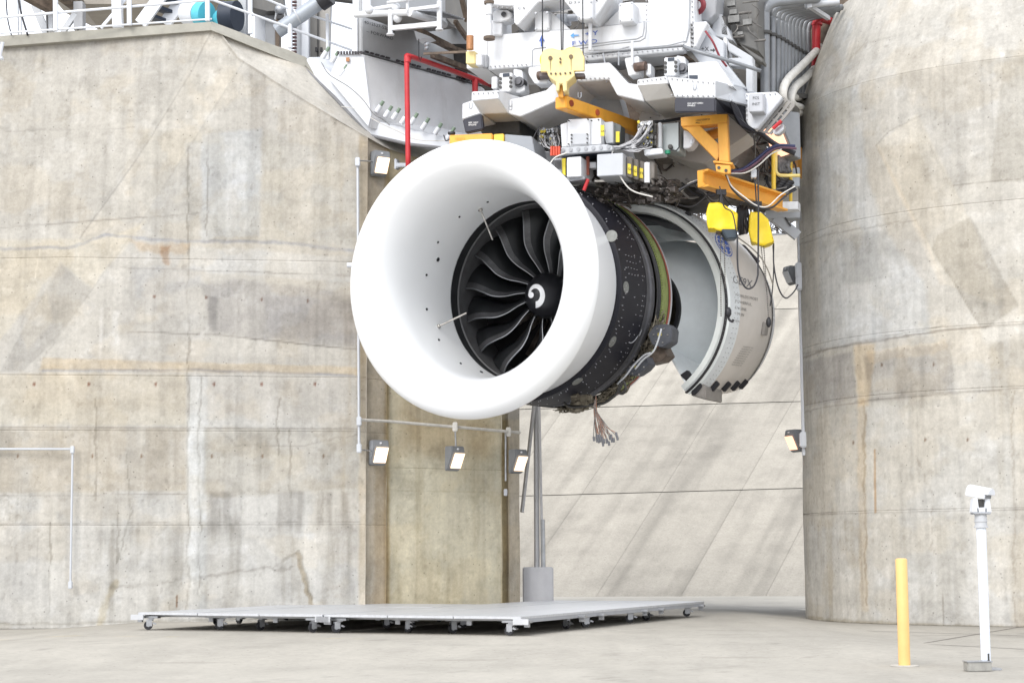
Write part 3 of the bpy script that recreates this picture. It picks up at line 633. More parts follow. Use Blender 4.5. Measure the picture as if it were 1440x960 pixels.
# bellmouth: trumpet inside, rolled lip, short barrel behind
prof = [(2.60, 1.72), (1.8, 1.705), (1.3, 1.705)]
for i in range(15):                        # inner quarter
    a = math.pi/2*i/14; prof.append((1.05-1.05*math.sin(a)**1.0 if i else 1.05, 2.13-.42*math.cos(a)))
for i in range(1, 13):
    a = math.pi/2*i/12; prof.append((.36-.36*math.cos(a), 2.13+.345*math.sin(a)))
for i in range(1, 8):
    a = math.pi/2*i/7; prof.append((.36+.16*math.sin(a), 2.475-.18*(1-math.cos(a))))
prof += [(.525, 2.22), (.50, 2.16), (.54, 2.09), (.60, 2.03), (.8, 2.0), (2.10, 2.0), (2.12, 1.99), (2.12, 1.80)]
bell = MB().rev(prof, EF, 160).build('inlet_bellmouth', mat('bellmouth_white', (.86, .87, .88), .30, 0, .008, 1.1, coat=.3), eng, smooth=True)
BT = bvh(bell)
# sensor ports and probes in the inlet
m = MB()
for x, y, r in ((388, 268, 1.6), (317, 352, 1.8), (317, 409, 3.2), (279, 460, 1.8), (280, 573, 2.0), (320, 674, 1.8), (392, 752, 1.8), (460, 780, 2.6), (481, 219, 1.7), (319, 630, 3.4), (457, 245, 3.6), (597, 228, 2)):
    X, Y = x/2.34+480, y/2.34+190; h = BT.ray_cast(CO, ray(X, Y).normalized())
    if h[0]: n = h[1] if h[1].dot(ray(X, Y)) < 0 else -h[1]; m.cyl(h[0]-n*.01, h[0]+n*.02, r*.0125, 10)
m.build('sensor_port', BLK, bell, kind='stuff')
for (x0, y0, x1, y1) in ((457, 243, 498, 345), (318, 630, 412, 585)):
    h = BT.ray_cast(CO, ray(x0/2.34+480, y0/2.34+190).normalized()); p0 = h[0]; n = h[1]
    c = (E0+EA*(p0-E0).dot(EA)-p0).normalized(); p1 = PP(x1/2.34+480, y1/2.34+190, p0+EA*.18, EA)
    MB().cyl(p0, p1, .016, 8).ball(p0+c*.02, .04, 5).build('probe', MET, eng, smooth=True)
m = MB()
for k in range(60):
    m.cyl(EP(.83, 1.995, k*6), EP(.83, 2.02, k*6), .012, 6)
m.build('fastener', LGR, bell, kind='stuff')
# fan case outside
FC = [(2.13, 1.80), (2.14, 2.09), (3.10, 2.105), (3.20, 2.11)]
case = MB().rev([(2.13, 1.75), (2.13, 2.05)]+FC[1:], EF, 140).build('fan_case', BLC, eng, smooth=True)
MB().rev([(2.58, 1.715), (2.59, 1.745), (2.9, 1.745), (2.92, 1.77), (3.9, 1.77)], EF, 120).build('fan_case_liner', mat('case_liner', (.022, .023, .025), .45, 0, .1, 5), eng, smooth=True)
MB().rev([(2.88, 1.735), (2.90, 1.71), (3.95, 1.70)], EF, 120).build('rub_strip', mat('rub_strip', (.085, .085, .088), .5, 0, .12, 7), eng, smooth=True)
for nme, pr, mm_ in (('aft_case', [(3.20, 2.115), (3.24, 2.10), (3.42, 2.08), (3.45, 2.11), (3.6, 2.10), (3.66, 2.08)], mat('case_dark_grey', (.075, .075, .085), .5, 0, .15, 6, dirt=((.2, .2, .2), 5, .3))),
                     ('case_flange', [(3.66, 2.12), (3.74, 2.12), (3.75, 2.08), (3.82, 2.08), (3.83, 2.11), (3.89, 2.11), (3.90, 2.07)], mat('case_black', (.03, .03, .035), .5, 0, .1)),
                     ('frame_ring', [(3.90, 2.085), (4.0, 2.10), (4.24, 2.105), (4.26, 2.10)], GRN),
                     ('seal_ring', [(4.26, 2.11), (4.35, 2.11), (4.36, 2.08)], RST),
                     ('v_groove_ring', [(4.36, 2.09), (4.44, 2.10), (4.45, 2.05), (4.54, 2.06), (4.56, 1.9)], LGR)):
    MB().rev(pr, EF, 120).build(nme, mm_, eng, smooth=True)
MB().rev([(4.5, 1.9), (4.55, 1.45), (5.6, 1.25)], EF, 60).build('core_case', mat('core_dark', (.05, .042, .034), .6, .3, .4, 5, dirt=((.2, .13, .06), 4, .6)), eng, smooth=True)
# green frame notches
m = MB()
for k in range(130):
    th = -90+k*180/129
    m.box(EP(3.97, 2.10, th), EA*.035, (EL*-math.sin(R_(th))+EU*math.cos(R_(th)))*.015, (EL*math.cos(R_(th))+EU*math.sin(R_(th)))*.02)
m.build('flange_tooth', GRN, eng, kind='stuff')
# fasteners on the black case
m = MB()
for s_, st, a0, a1, r in ((2.22, 4, -100, 100, .011), (2.29, 4, -98, 98, .009), (2.85, 5, -100, 100, .010), (3.04, 2.5, -60, 60, .011), (3.12, 5, -100, 100, .010), (3.5, 6, -90, 90, .011)):
    th = a0
    while th < a1:
        R = 2.10
        if random.random() < .55: m.cyl(EP(s_, R-.01, th), EP(s_, R+.014, th), r*.8, 6)
        th += st
for k in range(26):
    th = random.uniform(-80, 90); s_ = random.uniform(2.3, 3.05); m.cyl(EP(s_, 2.09, th), EP(s_, 2.115, th), .008, 6)
for a in range(4):
    for b in range(4): m.cyl(EP(2.45+a*.13, 2.09, 14-b*3.2), EP(2.45+a*.13, 2.113, 14-b*3.2), .006, 6)
m.build('fastener', mat('bolt_head', (.42, .42, .45), .4, .3), case, kind='stuff')
CT = bvh(case)
for (x, y) in ((860, 332), (880, 404), (861, 480), (812, 536)):
    h = CT.ray_cast(CO, ray(x, y).normalized())
    if h[0]: n = h[1] if h[1].dot(ray(x, y)) < 0 else -h[1]; MB().cyl(h[0]-n*.01, h[0]+n*.012, .108, 28).build('port_cover', mat('port_cover_grey', (.19, .195, .185), .4, .2, .15, 8), case, smooth=True)
# fan
HS = 3.30; SHE = mat('sheath_metal', (.105, .105, .11), .36, .55, .15, 6)
bl_w = [(.42, 0, .02), (.62, 5, -.04), (.85, 9, -.09), (1.08, 8.5, -.14), (1.3, 5, -.17), (1.5, 3, -.17), (1.69, 3, -.13)]
def blade_pts(th0):
    LE = []; TE = []
    for r, dth, ds in bl_w:
        LE.append(EP(HS-.05+ds, r, th0+dth)); k = (r-.42)/1.27; ch = .50+.12*k; stg = R_(18+40*k)
        TE.append(EP(HS-.05+ds+ch*math.cos(stg), r, th0+dth-math.degrees(ch*math.sin(stg)/r)))
    return crom(LE, 4), crom(TE, 4)
for k in range(16):
    th0 = 101-k*22.5; LE, TE = blade_pts(th0); m = MB(); n = len(LE); vs = []; fs = []; C = 6
    for i in range(n):
        d = TE[i]-LE[i]; t = (LE[min(i+1, n-1)]-LE[max(i-1, 0)]).normalized(); nn_ = d.cross(t).normalized()
        for j in range(C+1):
            u = j/C; bow = .05*math.sin(math.pi*u); th_ = .016*(1-abs(2*u-1)**2)+.003
            vs.append(LE[i]+d*u+nn_*(bow+th_)); vs.append(LE[i]+d*u+nn_*(bow-th_))
    w_ = 2*(C+1)
    for i in range(n-1):
        for j in range(C):
            a = i*w_+2*j; fs.append((a, a+2, a+2+w_, a+w_)); fs.append((a+1, a+1+w_, a+3+w_, a+3))
        fs.append((i*w_, i*w_+w_, i*w_+w_+1, i*w_+1)); a = i*w_+2*C; fs.append((a, a+1, a+1+w_, a+w_))
    b = m.add(vs, fs).build('fan_blade', BLD, eng, smooth='all')
    sv = []; sf = []
    for i in range(n):
        for j in (0, 1, 2):
            u = j*.10*(.6+.4*min(1, i/10)); A_ = m.v[i*w_]; B_ = m.v[i*w_+4]; A2 = m.v[i*w_+1]; B2 = m.v[i*w_+5]
            t = (LE[min(i+1, n-1)]-LE[max(i-1, 0)]).normalized(); nn_ = (TE[i]-LE[i]).cross(t).normalized()
            sv.append(A_.lerp(B_, u/.333)+nn_*.005); sv.append(A2.lerp(B2, u/.333)-nn_*.005)
    for i in range(n-1):
        for j in (0, 1):
            q_ = i*6+2*j; sf.append((q_, q_+2, q_+8, q_+6)); sf.append((q_+1, q_+7, q_+9, q_+3))
    MB().add(sv, sf).build('edge_sheath', SHE, b, smooth='all', fix=False)
    rs = [.008+.008*min(1, i/14) for i in range(n)]
    MB().tube(LE, rs, 6).build('leading_edge', BLE, b, smooth='all', fix=False)
MB().rev([(2.83, .002), (2.835, .06), (2.86, .13), (2.91, .21), (3.01, .31), (3.13, .39), (3.23, .425), (3.8, .46)], EF, 48).build('spinner', mat('spinner_black', (.012, .012, .015), .38, 0, .05), eng, smooth=True)
SP = bpy.data.objects['spinner']; ST = bvh(SP)
MB().rev([(3.215, .428), (3.25, .44), (3.29, .44)], EF, 48).build('spinner_ring', mat('ring_dark', (.06, .06, .062), .4, .3), eng, smooth=True)
vs = []; fs = []; N = 40; K_ = 6                      # white comma mark, wrapped on to the spinner
cx0, cy0 = 753.5, 415.0
for i in range(N+1):
    u = i/N; a = R_(178-u*268); r = 9.3+.9*u; hw = 1.1+2.5*min(1, u*1.5)
    for k in range(K_+1): q = -hw+2*hw*k/K_; vs.append((cx0+(r+q)*math.cos(a)*.95, cy0-(r+q)*math.sin(a)*1.28))
for i in range(N):
    for k in range(K_): b_ = i*(K_+1)+k; fs.append((b_, b_+1, b_+K_+2, b_+K_+1))
b0 = len(vs); vs.append((747.0, 414.6))
for rr0 in (.5, 1):
    for i in range(14): a = i/14*6.283; vs.append((747.0+3.9*rr0*math.cos(a), 414.6+4.3*rr0*math.sin(a)))
for i in range(14): i2 = (i+1) % 14; fs.append((b0, b0+1+i, b0+1+i2)); fs.append((b0+1+i, b0+15+i, b0+15+i2, b0+1+i2))
vs2 = []; 
decal(vs, fs, ST, 'spiral_mark', mat('mark_white', (.85, .85, .87), .4), SP, .007)
MB().rev([(4.02, .3), (4.02, 1.78)], EF, 40).build('fan_back_disc', mat('inner_black', (.008, .008, .009), .6), eng)  # black disc stands in for the dark depth behind the blades
for k in range(24):
    th = k*15+4
    if 195 < th < 345: MB().bar(EP(3.92, .5, th), EP(3.92, 1.3, th+5), .10, .03, EA).build('guide_vane', mat('vane_brown', (.18, .15, .13), .35, .6, .35, 8), eng)
decal_text('ENGINE INLET BELLMOUTH  HANDLE WITH CARE', 633, 541, 2.6, BT, mat('print_faint', (.42, .42, .42), .6), bell, dx=(.96, .03), dy=(0, -1))
decal_text('NO STEP   NO STEP   NO STEP', 640, 545.5, 2.2, BT, MATS['print_faint'], bell, dx=(.96, .01), dy=(0, -1))
# gearbox, boxes and plumbing under the case
DKM = mat('oily_metal', (.085, .075, .055), .45, .6, .5, 12, c2=(.25, .22, .17)); GBX = mat('box_blue_grey', (.085, .09, .105), .5, .2, .15, 5)
def epx(x, y, s): return PP(x, y, E0+EA*s, EA)
for pts, s_, dd in (([(911, 470), (921, 457), (936, 455), (945, 463), (943, 481), (931, 489), (917, 485)], 3.3, .35), ([(880, 520), (892, 508), (907, 500), (912, 512), (905, 520), (893, 528), (882, 527)], 3.1, .35)):
    q = [epx(x, y, s_) for x, y in pts]; o = MB().prism(q, EA*dd).build('control_box', GBX, eng, bevel=.015)
    c = sum(q, Vector())/len(q); m = MB()
    for k in range(6): m.cyl(c+EL*.14*math.cos(k)-EA*.0+EU*.14*math.sin(k), c+EL*.14*math.cos(k)+EU*.14*math.sin(k)-EA*.02, .014, 6)
    m.build('fastener', MET, o, kind='stuff'); letter('D5', *proj(c-EL*.06), 3.4, (*proj(c), c.y), EY, TAG, o, n=EA)
MB().prism([epx(x, y, 3.45) for x, y in ((914, 498), (930, 484), (938, 500), (929, 508), (912, 512))], EA*.4).build('accessory_panel', mat('brown_panel', (.13, .10, .08), .5, .4, .3, 9), eng, bevel=.01)
m = MB(); rr = random.Random(3)
for k in range(260):                        # pipe clutter hugging the lower case
    th = rr.uniform(-92, -18); s_ = 3.55+rr.uniform(0, .45); r0 = 2.10+rr.uniform(0, .09)
    q = [EP(s_+rr.uniform(-.08, .08)+.03*j, r0+rr.uniform(-.05, .05), th+j*rr.uniform(1.2, 3)) for j in range(4)]
    m.tube(crom(q, 3), rr.choice([.006, .008, .012, .018]), 5)
for k in range(60):
    th = rr.uniform(-90, -25); c = EP(3.6+rr.uniform(0, .4), 2.11+rr.uniform(0, .06), th); z = rr.uniform(.012, .034); m.box(c, EL*z, EU*z*rr.uniform(.5, 1.3), EA*z)
m.build('pipework', DKM, eng, kind='stuff')
gb = MB()
for k in range(26):
    c = epx(rr.uniform(805, 830), rr.uniform(556, 577), 2.75+rr.uniform(0, .3)); z = rr.uniform(.03, .075)
    if k % 2: gb.cyl(c-EL*z, c+EL*z, z*.8, 10)
    else: gb.box(c, EL*z, EU*z, EA*z)
gb.build('oil_pump', DKM, eng, kind='stuff')
q = [epx(x, y, 2.8) for x, y in ((793, 566), (800, 571), (812, 572), (830, 569), (848, 567), (862, 558), (872, 546), (876, 536), (880, 545), (876, 553), (869, 550), (873, 538))]
MB().tube(crom(q, 5), .026, 8).build('drain_hose', mat('hose_dark', (.035, .033, .03), .5), eng, smooth='all')
m = MB()
for a in (((893, 519), (905, 505), (918, 495), (925, 480), (930, 462)), ((868, 540), (880, 528), (890, 515), (905, 500), (915, 496))):
    m.tube(crom([epx(x, y, 3.0) for x, y in a], 5), .017, 6)
m.build('pipe', LGR, eng, smooth='all', kind='stuff')
m = MB()
for a in (((897, 437), (900, 441), (903, 447), (903, 460), (899, 472)), ((880, 478), (887, 482), (893, 478), (898, 470))):
    m.tube(crom([PP(x, y, EP(3.5, 2.12, -20), EL+EA*-.3) for x, y in a], 5), .008, 5)
m.build('thin_wire', LGR, eng, smooth='all', kind='stuff')
# hanging wire harness
m = MB(); m2 = MB(); m3 = MB(); sH = 2.75
for k in range(26):
    x1 = rr.uniform(833, 868); y1 = 628-abs(x1-851)*.45+rr.uniform(-9, 0); cc = epx(838, 556, sH)
    q = [cc, epx(837+rr.uniform(-2, 2), 575, sH), epx(838+(x1-838)*.5+rr.uniform(-3, 3), 598, sH), epx(x1, y1-4, sH)]
    (m if k % 3 else m3).tube(crom(q, 4), .007, 5); m2.cyl(epx(x1, y1-5, sH), epx(x1+1, y1+1, sH), .022, 7)
m.build('wire_bundle', mat('wire_silver', (.28, .27, .26), .45, .6, .3, 20), eng, smooth='all', kind='stuff'); m3.build('wire_bundle', CPR, eng, kind='stuff'); m2.build('connector', mat('connector_grey', (.18, .18, .19), .4, .6), eng, kind='stuff')
# top of the engine: dark ducts and mounts
m = MB()
for k in range(70):
    c = epx(rr.uniform(838, 950), rr.uniform(252, 285), 2.9+rr.uniform(.0, 1.0)); z = rr.uniform(.03, .10)
    if k % 2: m.cyl(c, c+(EA*rr.uniform(-1, 1)+EL*rr.uniform(-1, 1)).normalized()*z*2.5, z*.6, 8)
    else: m.box(c, EL*z, EU*z*.6, EA*z)
for k in range(60):
    x = rr.uniform(830, 945); y = rr.uniform(250, 285); q = [epx(x+j*rr.uniform(4, 9), y+rr.uniform(-5, 5)+j*2, 2.8+.2*j) for j in range(4)]
    m.tube(crom(q, 3), rr.choice([.01, .016, .024]), 5)
m.build('pipework', mat('top_pipes', (.04, .036, .034), .5, .5, .4, 12, c2=(.14, .12, .11)), eng, kind='stuff')
for x, y, D_ in ((851, 281, 32.4), (845, 272, 32.5)):
    c = P(x, y, D_); MB().cyl(c, c-EA*.12, .07, 16).cyl(c-EA*.12, c-EA*.15, .05, 12).build('duct_end', DKM, eng, smooth=True)
MB().cyl(P(905, 262, 33.5), P(940, 272, 34.2), .14, 14).build('starter_duct', mat('duct_dark', (.035, .032, .032), .35, .5), eng, smooth=True)
MB().prism([P(x, y, 31.9) for x, y in ((797, 247), (832, 250), (830, 258), (803, 255))], EA*.5).build('mount_rail', MET, eng, bevel=.01)

# ================================================================ opened reverser cowl half
cow = thing('engine_cowl', 'open curved cowl half with beige outer skin hanging right of the engine', 'engine cowl', P(990, 420, 34.5))
SC = 5.15; OP = 25.5; CK = 1.065
hinge = E0+EA*SC-EL*.08+EU*1.80
ca, sa = math.cos(R_(OP)), math.sin(R_(OP))
U2 = (EU*ca-EL*sa)*CK; L2 = (EL*ca+EU*sa)*CK; EB = (EA*1.30+EL*.16)                      # cowl's own up and outboard
CC = hinge-U2*2.02
CF = (CC, EB, U2, L2)                                     # theta 0 = top, 90 = outboard, 180 = bottom
def prof_outer(): return [(0, 1.985), (.03, 2.02), (.25, 2.055), (.27, 2.055), (.7, 2.03), (1.2, 1.96), (1.6, 1.86), (1.85, 1.76), (1.98, 1.70)]
outer = MB().rev(prof_outer(), CF, 90, 2, 168).build('outer_skin', BGE, cow, smooth=True)
MB().rev([(.015, 2.025), (.26, 2.065), (.265, 2.05)], CF, 90, 2, 168).build('front_band', mat('band_grey', (.64, .67, .69), .35, .2, .04), cow, smooth=True)
MB().rev([(1.72, 1.835), (1.99, 1.715), (1.995, 1.69)], CF, 90, 2, 172).build('aft_band', mat('band_white', (.76, .77, .80), .38, .1, .03), cow, smooth=True)
MB().rev([(.02, 1.79), (-.05, 1.82), (-.06, 1.92), (-.03, 1.95), (-.02, 1.985), (.02, 2.025)], CF, 90, 2, 170).build('front_ring', mat('ring_pale', (.70, .73, .72), .35, .1, .04), cow, smooth=True)
MB().rev([(-.045, 1.965), (-.075, 1.972), (-.075, 1.993), (-.03, 2.0)], CF, 90, 4, 170).build('ring_seal', BLK, cow, smooth=True)
m = MB()
for k in range(60): c = CC+EA*-.08+(U2*math.cos(R_(5+k*2.8))+L2*math.sin(R_(5+k*2.8)))*1.98; m.ball(c, .009, 4)
m.build('fastener', LGR, cow, kind='stuff')
IC = 6.0
MB().rev([(-.02, 1.84), (.2, 1.86), (.7, 1.84), (1.3, 1.70), (1.9, 1.55)], CF, 90, 2, 170).build('outer_duct_wall', DUC, cow, smooth=True)
# inner core cowl, flaring aft, with its black edge seal
inner = [(.25, .88), (.45, 1.0), (.7, 1.2), (1.0, 1.38), (1.4, 1.48), (1.9, 1.5)]
MB().rev(inner, CF, 70, 20, 168).build('core_cowl', DUC, cow, smooth=True)
MB().rev([(.27, .90), (.2, .90), (.2, .84), (.27, .84)], CF, 70, 20, 168, True).build('edge_seal', BLK, cow, smooth=True)
MB().rev([(.3, .86), (.7, .8), (1.0, .5), (1.02, .02)], CF, 50, 10, 175).build('core_cavity', mat('core_cavity', (.055, .045, .03), .6, .2, .4, 6), cow, smooth=True)
# bifurcation walls top and bottom
def CPt(s, r, th): return CC+EB*s+(U2*math.cos(R_(th))+L2*math.sin(R_(th)))*r
for th in (168, 12):
    m = MB(); m.prism([CPt(.22, .96, th), CPt(-.02, 1.86, th), CPt(1.9, 1.6, th), CPt(1.9, .96, th)], (U2*-math.sin(R_(th))+L2*math.cos(R_(th)))*(.05 if th < 90 else -.05)); m.build('bifurcation_wall', DUC, cow, bevel=.01)
MB().rev([(.18, 1.80), (.18, 1.70), (.62, 1.66), (.62, 1.80)], CF, 40, 6, 58, True).build('duct_seal', mat('baffle_black', (.03, .032, .036), .45), cow, smooth=True)
MB().prism([CPt(-.01, 1.75, 22), CPt(-.01, 1.83, 22), CPt(-.01, 1.83, 62), CPt(-.01, 1.8, 68), CPt(-.01, 1.66, 56), CPt(-.01, 1.68, 40)], EA*.06).build('duct_baffle', mat('baffle_black', (.03, .032, .036), .45), cow)
# lower latch beam, box, hinges
m = MB(); BB = mat('latch_grey', (.30, .28, .26), .4, .3, .1, 4)
lb = [PP(x, y, CPt(.05, 1.9, 168), aft(EY)) for x, y in ((983, 532), (1010, 522), (1026, 530), (1015, 552), (978, 560), (972, 555))]
MB().prism([PP(x, y, CPt(.05, 1.9, 168), aft(EY)) for x, y in ((972, 556), (985, 535), (992, 545), (992, 562))]+[], aft(EY)*.9).build('latch_box', BB, cow, bevel=.02)
MB().prism([PP(x, y, CPt(.0, 1.9, 168), aft(EY)) for x, y in ((956, 527), (966, 520), (973, 530), (984, 534), (986, 543), (977, 554), (972, 556), (972, 545), (962, 533))], aft(EY)*.12).build('latch_bracket', BLK, cow, bevel=.01)
for s_, w_ in ((.35, .12), (.75, .14), (1.1, .14), (1.45, .14)):
    b_ = MB().box(CPt(s_, float(np.interp(s_, [q_[0] for q_ in prof_outer()], [q_[1] for q_ in prof_outer()]))+.03, 161), EA*.05, (U2*math.cos(R_(161))+L2*math.sin(R_(161)))*.05, (U2*-math.sin(R_(161))+L2*math.cos(R_(161)))*.10).build('latch', BLK, cow, bevel=.015)
MB().prism([CPt(.9, 1.9, 170), CPt(1.98, 1.72, 170), CPt(1.98, 1.62, 178), CPt(1.2, 1.6, 186), CPt(.95, 1.7, 180)], (U2*math.cos(R_(170))+L2*math.sin(R_(170)))*-.12).build('hinge_fairing', mat('fairing_dark', (.04, .038, .036), .5), cow, bevel=.01)
MB().prism([CPt(.1, 1.99, 166), CPt(1.98, 1.70, 168), CPt(1.98, 1.66, 173), CPt(.1, 1.9, 172)], (U2*math.cos(R_(170))+L2*math.sin(R_(170)))*-.05).build('lower_edge', LGR, cow)
for x, y, s_ in ((1024, 451, 0), (1076, 462, 1)):
    OT = bvh(outer)
    h = OT.ray_cast(CO, ray(x-3, y).normalized())
    if h[0]:
        n = h[1] if h[1].dot(ray(x, y)) < 0 else -h[1]; MB().box(h[0]+n*.04, EA*.09, n.cross(EA).normalized()*.13, n*.04).build('lifting_bracket', BB, cow, bevel=.01)
OT = bvh(outer)
# roundel, type and small print
def ell(cx, cy, a, b, rot, n=40, k=1): return [(cx+a*k*math.cos(t)*math.cos(rot)-b*k*math.sin(t)*math.sin(rot), cy+a*k*math.cos(t)*math.sin(rot)+b*k*math.sin(t)*math.cos(rot)) for t in [i/n*2*math.pi for i in range(n)]]
rot = R_(56)
cxr, cyr, ar, br_ = 1017, 345, 19, 7.6
vs = [(cxr, cyr)]; fs = [(0, 1+i, 1+(i+1) % 40) for i in range(40)]
for j in range(1, 7):
    vs += ell(cxr, cyr, ar, br_, rot, 40, j/6)
    if j < 6: fs += [(1+(j-1)*40+i, 1+j*40+i, 1+j*40+(i+1) % 40, 1+(j-1)*40+(i+1) % 40) for i in range(40)]
decal(vs, fs, OT, 'roundel', TXU, cow, .010)
def ring(k0, k1, a=ar, b=br_):
    o_ = ell(cxr, cyr, a, b, rot, 40, k0); i_ = ell(cxr, cyr, a, b, rot, 40, k1); return o_+i_, [(i, (i+1) % 40, 40+(i+1) % 40, 40+i) for i in range(40)]
decal(*ring(.90, .80), OT, 'roundel_ring', mat('print_cream', (.62, .60, .57), .5), cow, .016)
def lp2(u, v): return (cxr+ar*u*math.cos(rot)-br_*v*math.sin(rot), cyr+ar*u*math.sin(rot)+br_*v*math.cos(rot))
vs = []; fs = []
def stroke(pts, w=.045):
    for i in range(len(pts)-1):
        (a, b), (c, d) = pts[i], pts[i+1]; l = math.hypot(c-a, d-b) or 1; nx, ny = -(d-b)/l*w, (c-a)/l*w; n = len(vs)
        vs.extend([lp2(a+nx, b+ny), lp2(c+nx, d+ny), lp2(c-nx, d-ny), lp2(a-nx, b-ny)]); fs.append((n, n+1, n+2, n+3))
def arc(cx, cy, r, a0, a1, n=12): return [(cx+r*math.cos(R_(a0+(a1-a0)*i/n)), cy+r*math.sin(R_(a0+(a1-a0)*i/n))) for i in range(n+1)]
for q in range(4): stroke(arc(.93*math.cos(R_(45+90*q))*.62, .93*math.sin(R_(45+90*q))*.62, .22, 45+90*q-150, 45+90*q+90), .045)
stroke(arc(-.22, -.02, .24, 40, 330)+[(-.22, .0)], .05); stroke([(-.02, .35), (-.1, .1), (.02, -.1)], .05)
stroke(arc(.18, -.14, .16, -60, -300), .05); stroke(arc(.2, .17, .18, -100, -310), .05); stroke([(.3, .25), (.5, .05)], .05)
decal(vs, fs, OT, 'roundel_monogram', MATS['print_cream'], cow, .017)
decal_text('GE9X', 1029, 397, 11, OT, mat('print_line', (.14, .14, .15), .6), cow, dx=(.72, .22), dy=(.12, -1), lift=.01)
for s_, x, y, h in (('WORLDS MOST', 1033, 416, 4), ('POWERFUL', 1033, 425, 4), ('ENGINE', 1033, 434, 4), ('134 IN', 1033, 442, 4), ('GE90', 1032, 452, 3)):
    decal_text(s_, x, y, h, OT, mat('print_grey', (.22, .21, .20), .6), cow, dx=(.80, .18), dy=(.05, -1), lift=.01)
for k in range(9): decal_text('WARNING NO', 1044-k*2.0, 488+k*3.1, 1.9, OT, MATS['print_grey'], cow, dx=(.8, .10), dy=(.1, -1), lift=.01)
for k in range(8): decal_text('CAUTION', 1011-k*1.9, 474+k*3.6, 1.9, OT, MATS['print_grey'], cow, dx=(.8, .10), dy=(.1, -1), lift=.01)
m = MB()
for s_ in (.12, .2, 1.76, 1.93):
    for k in range(64):
        R = np.interp(s_, [a[0] for a in prof_outer()], [a[1] for a in prof_outer()])+.012; m.ball(CPt(s_, R, 4+k*2.6), .008, 3)
m.build('fastener', mat('fastener_dark', (.16, .16, .17), .5), cow, kind='stuff')
for s_, n_ in ((.16, 1),):
    MB().box(CPt(.14, 2.07, 60), EA*.05, (U2*-math.sin(R_(60))+L2*math.cos(R_(60)))*.05, (U2*math.cos(R_(60))+L2*math.sin(R_(60)))*.03).build('edge_fitting', BLK, cow, bevel=.01)
MB().box(CPt(1.86, 1.79, 74), EA*.07, (U2*-math.sin(R_(74))+L2*math.cos(R_(74)))*.23, (U2*math.cos(R_(74))+L2*math.sin(R_(74)))*.02).build('vent_plate', mat('vent_dark', (.06, .05, .06), .5), cow, bevel=.01)
MB().prism([P(x, y, 34.3) for x, y in ((920, 284), (930, 279), (939, 278), (945, 291), (940, 296), (928, 293))], EA*.05).build('hinge_cover', LGR, cow, bevel=.008)
# ================================================================ the test stand above the engine
Y0 = 20
def S(name, pts, D, depth, m, parent, yaw=Y0, bevel=.012, rx=None):
    x = sum(p[0] for p in pts)/len(pts); y = sum(p[1] for p in pts)/len(pts)
    return slab(name, pts, (rx if rx is not None else x, y, D), yaw, depth, m, parent, bevel)
def DP(D, yaw=Y0, x=800): return lambda px: PP(px, 60, P(x, 60, D), aft(yaw)).y    # depth of a frontal plane at a column
def bolts(name, pts, D, r, m, parent, yaw=Y0, L=.03, n=8, x=800):
    mm = MB(); a = aft(yaw); p0 = P(x, 60, D)
    for (px, py) in pts: p = PP(px, py, p0, a); mm.cyl(p+a*.01, p-a*L, r, n)
    return mm.build(name, m, parent, kind='stuff')
def FP(px, py, D, yaw=Y0, x=800): return PP(px, py, P(x, 60, D), aft(yaw))
def F(name, pts, D, depth, m, parent, yaw=Y0, bevel=.014, x=800):
    """frontal plate on the plane that passes D metres ahead at column x"""
    return slab(name, pts, (x, 60, D), yaw, depth, m, parent, bevel)
st = thing('thrust_stand', 'white and grey steel test stand structure carrying the engine', 'test stand', (1.5, 34, 10))
# main cross beam and what stands on it
F('cross_beam', [(686, 50), (757, 44), (822, 41), (850, 37), (920, 30), (962, 30), (962, 63), (823, 76), (823, 92), (742, 94), (686, 98)], 32.0, 1.3, WHT, st)
F('lower_flange', [(822, 78), (962, 66), (962, 71), (824, 85)], 31.9, .25, WHT, st)
F('lower_web', [(823, 85), (962, 71), (962, 76), (823, 92)], 32.15, .6, LGR, st)
F('end_plate', [(657, -30), (690, -30), (690, 51), (686, 52), (686, 98), (656, 97)], 32.05, 1.2, WHT, st)
F('gusset', [(752, 46), (752, 17), (775, 17), (802, 42)], 32.1, .25, WHT, st)
F('gusset', [(846, 38), (880, 4), (920, 4), (918, 31)], 32.1, .5, WHT, st)
F('cover_box', rect(752, 16, 772, 43), 31.95, .2, WHT, st); F('cover_box', [(870, 5), (890, 2), (890, 30), (870, 32)], 31.7, .9, WHT, st)
F('column', [(905, -30), (976, -30), (978, 64), (962, 66), (962, 31), (917, 31)], 32.05, .9, WHT, st)
F('column', [(957, -30), (975, -30), (977, 66), (962, 68)], 31.85, .25, WHT, st)
F('hanging_plate', [(690, -30), (690, 7), (722, 9), (723, 33), (728, 36), (757, 3), (795, -3), (795, -30)], 31.6, .7, WHT, st)
F('hanging_plate', [(792, -30), (794, 2), (812, 24), (834, 30), (858, -6), (860, -30)], 31.55, .8, WHT, st)
F('cover_box', [(812, -8), (833, -8), (833, 27), (812, 28)], 31.4, .15, WHT, st)
bolts('fastener', [(814, 25), (831, 25), (814, 3), (831, 3), (754, 19), (770, 18), (754, 41), (770, 40), (872, 29), (888, 27), (872, 8), (888, 5)], 31.4, .02, LGR, st)
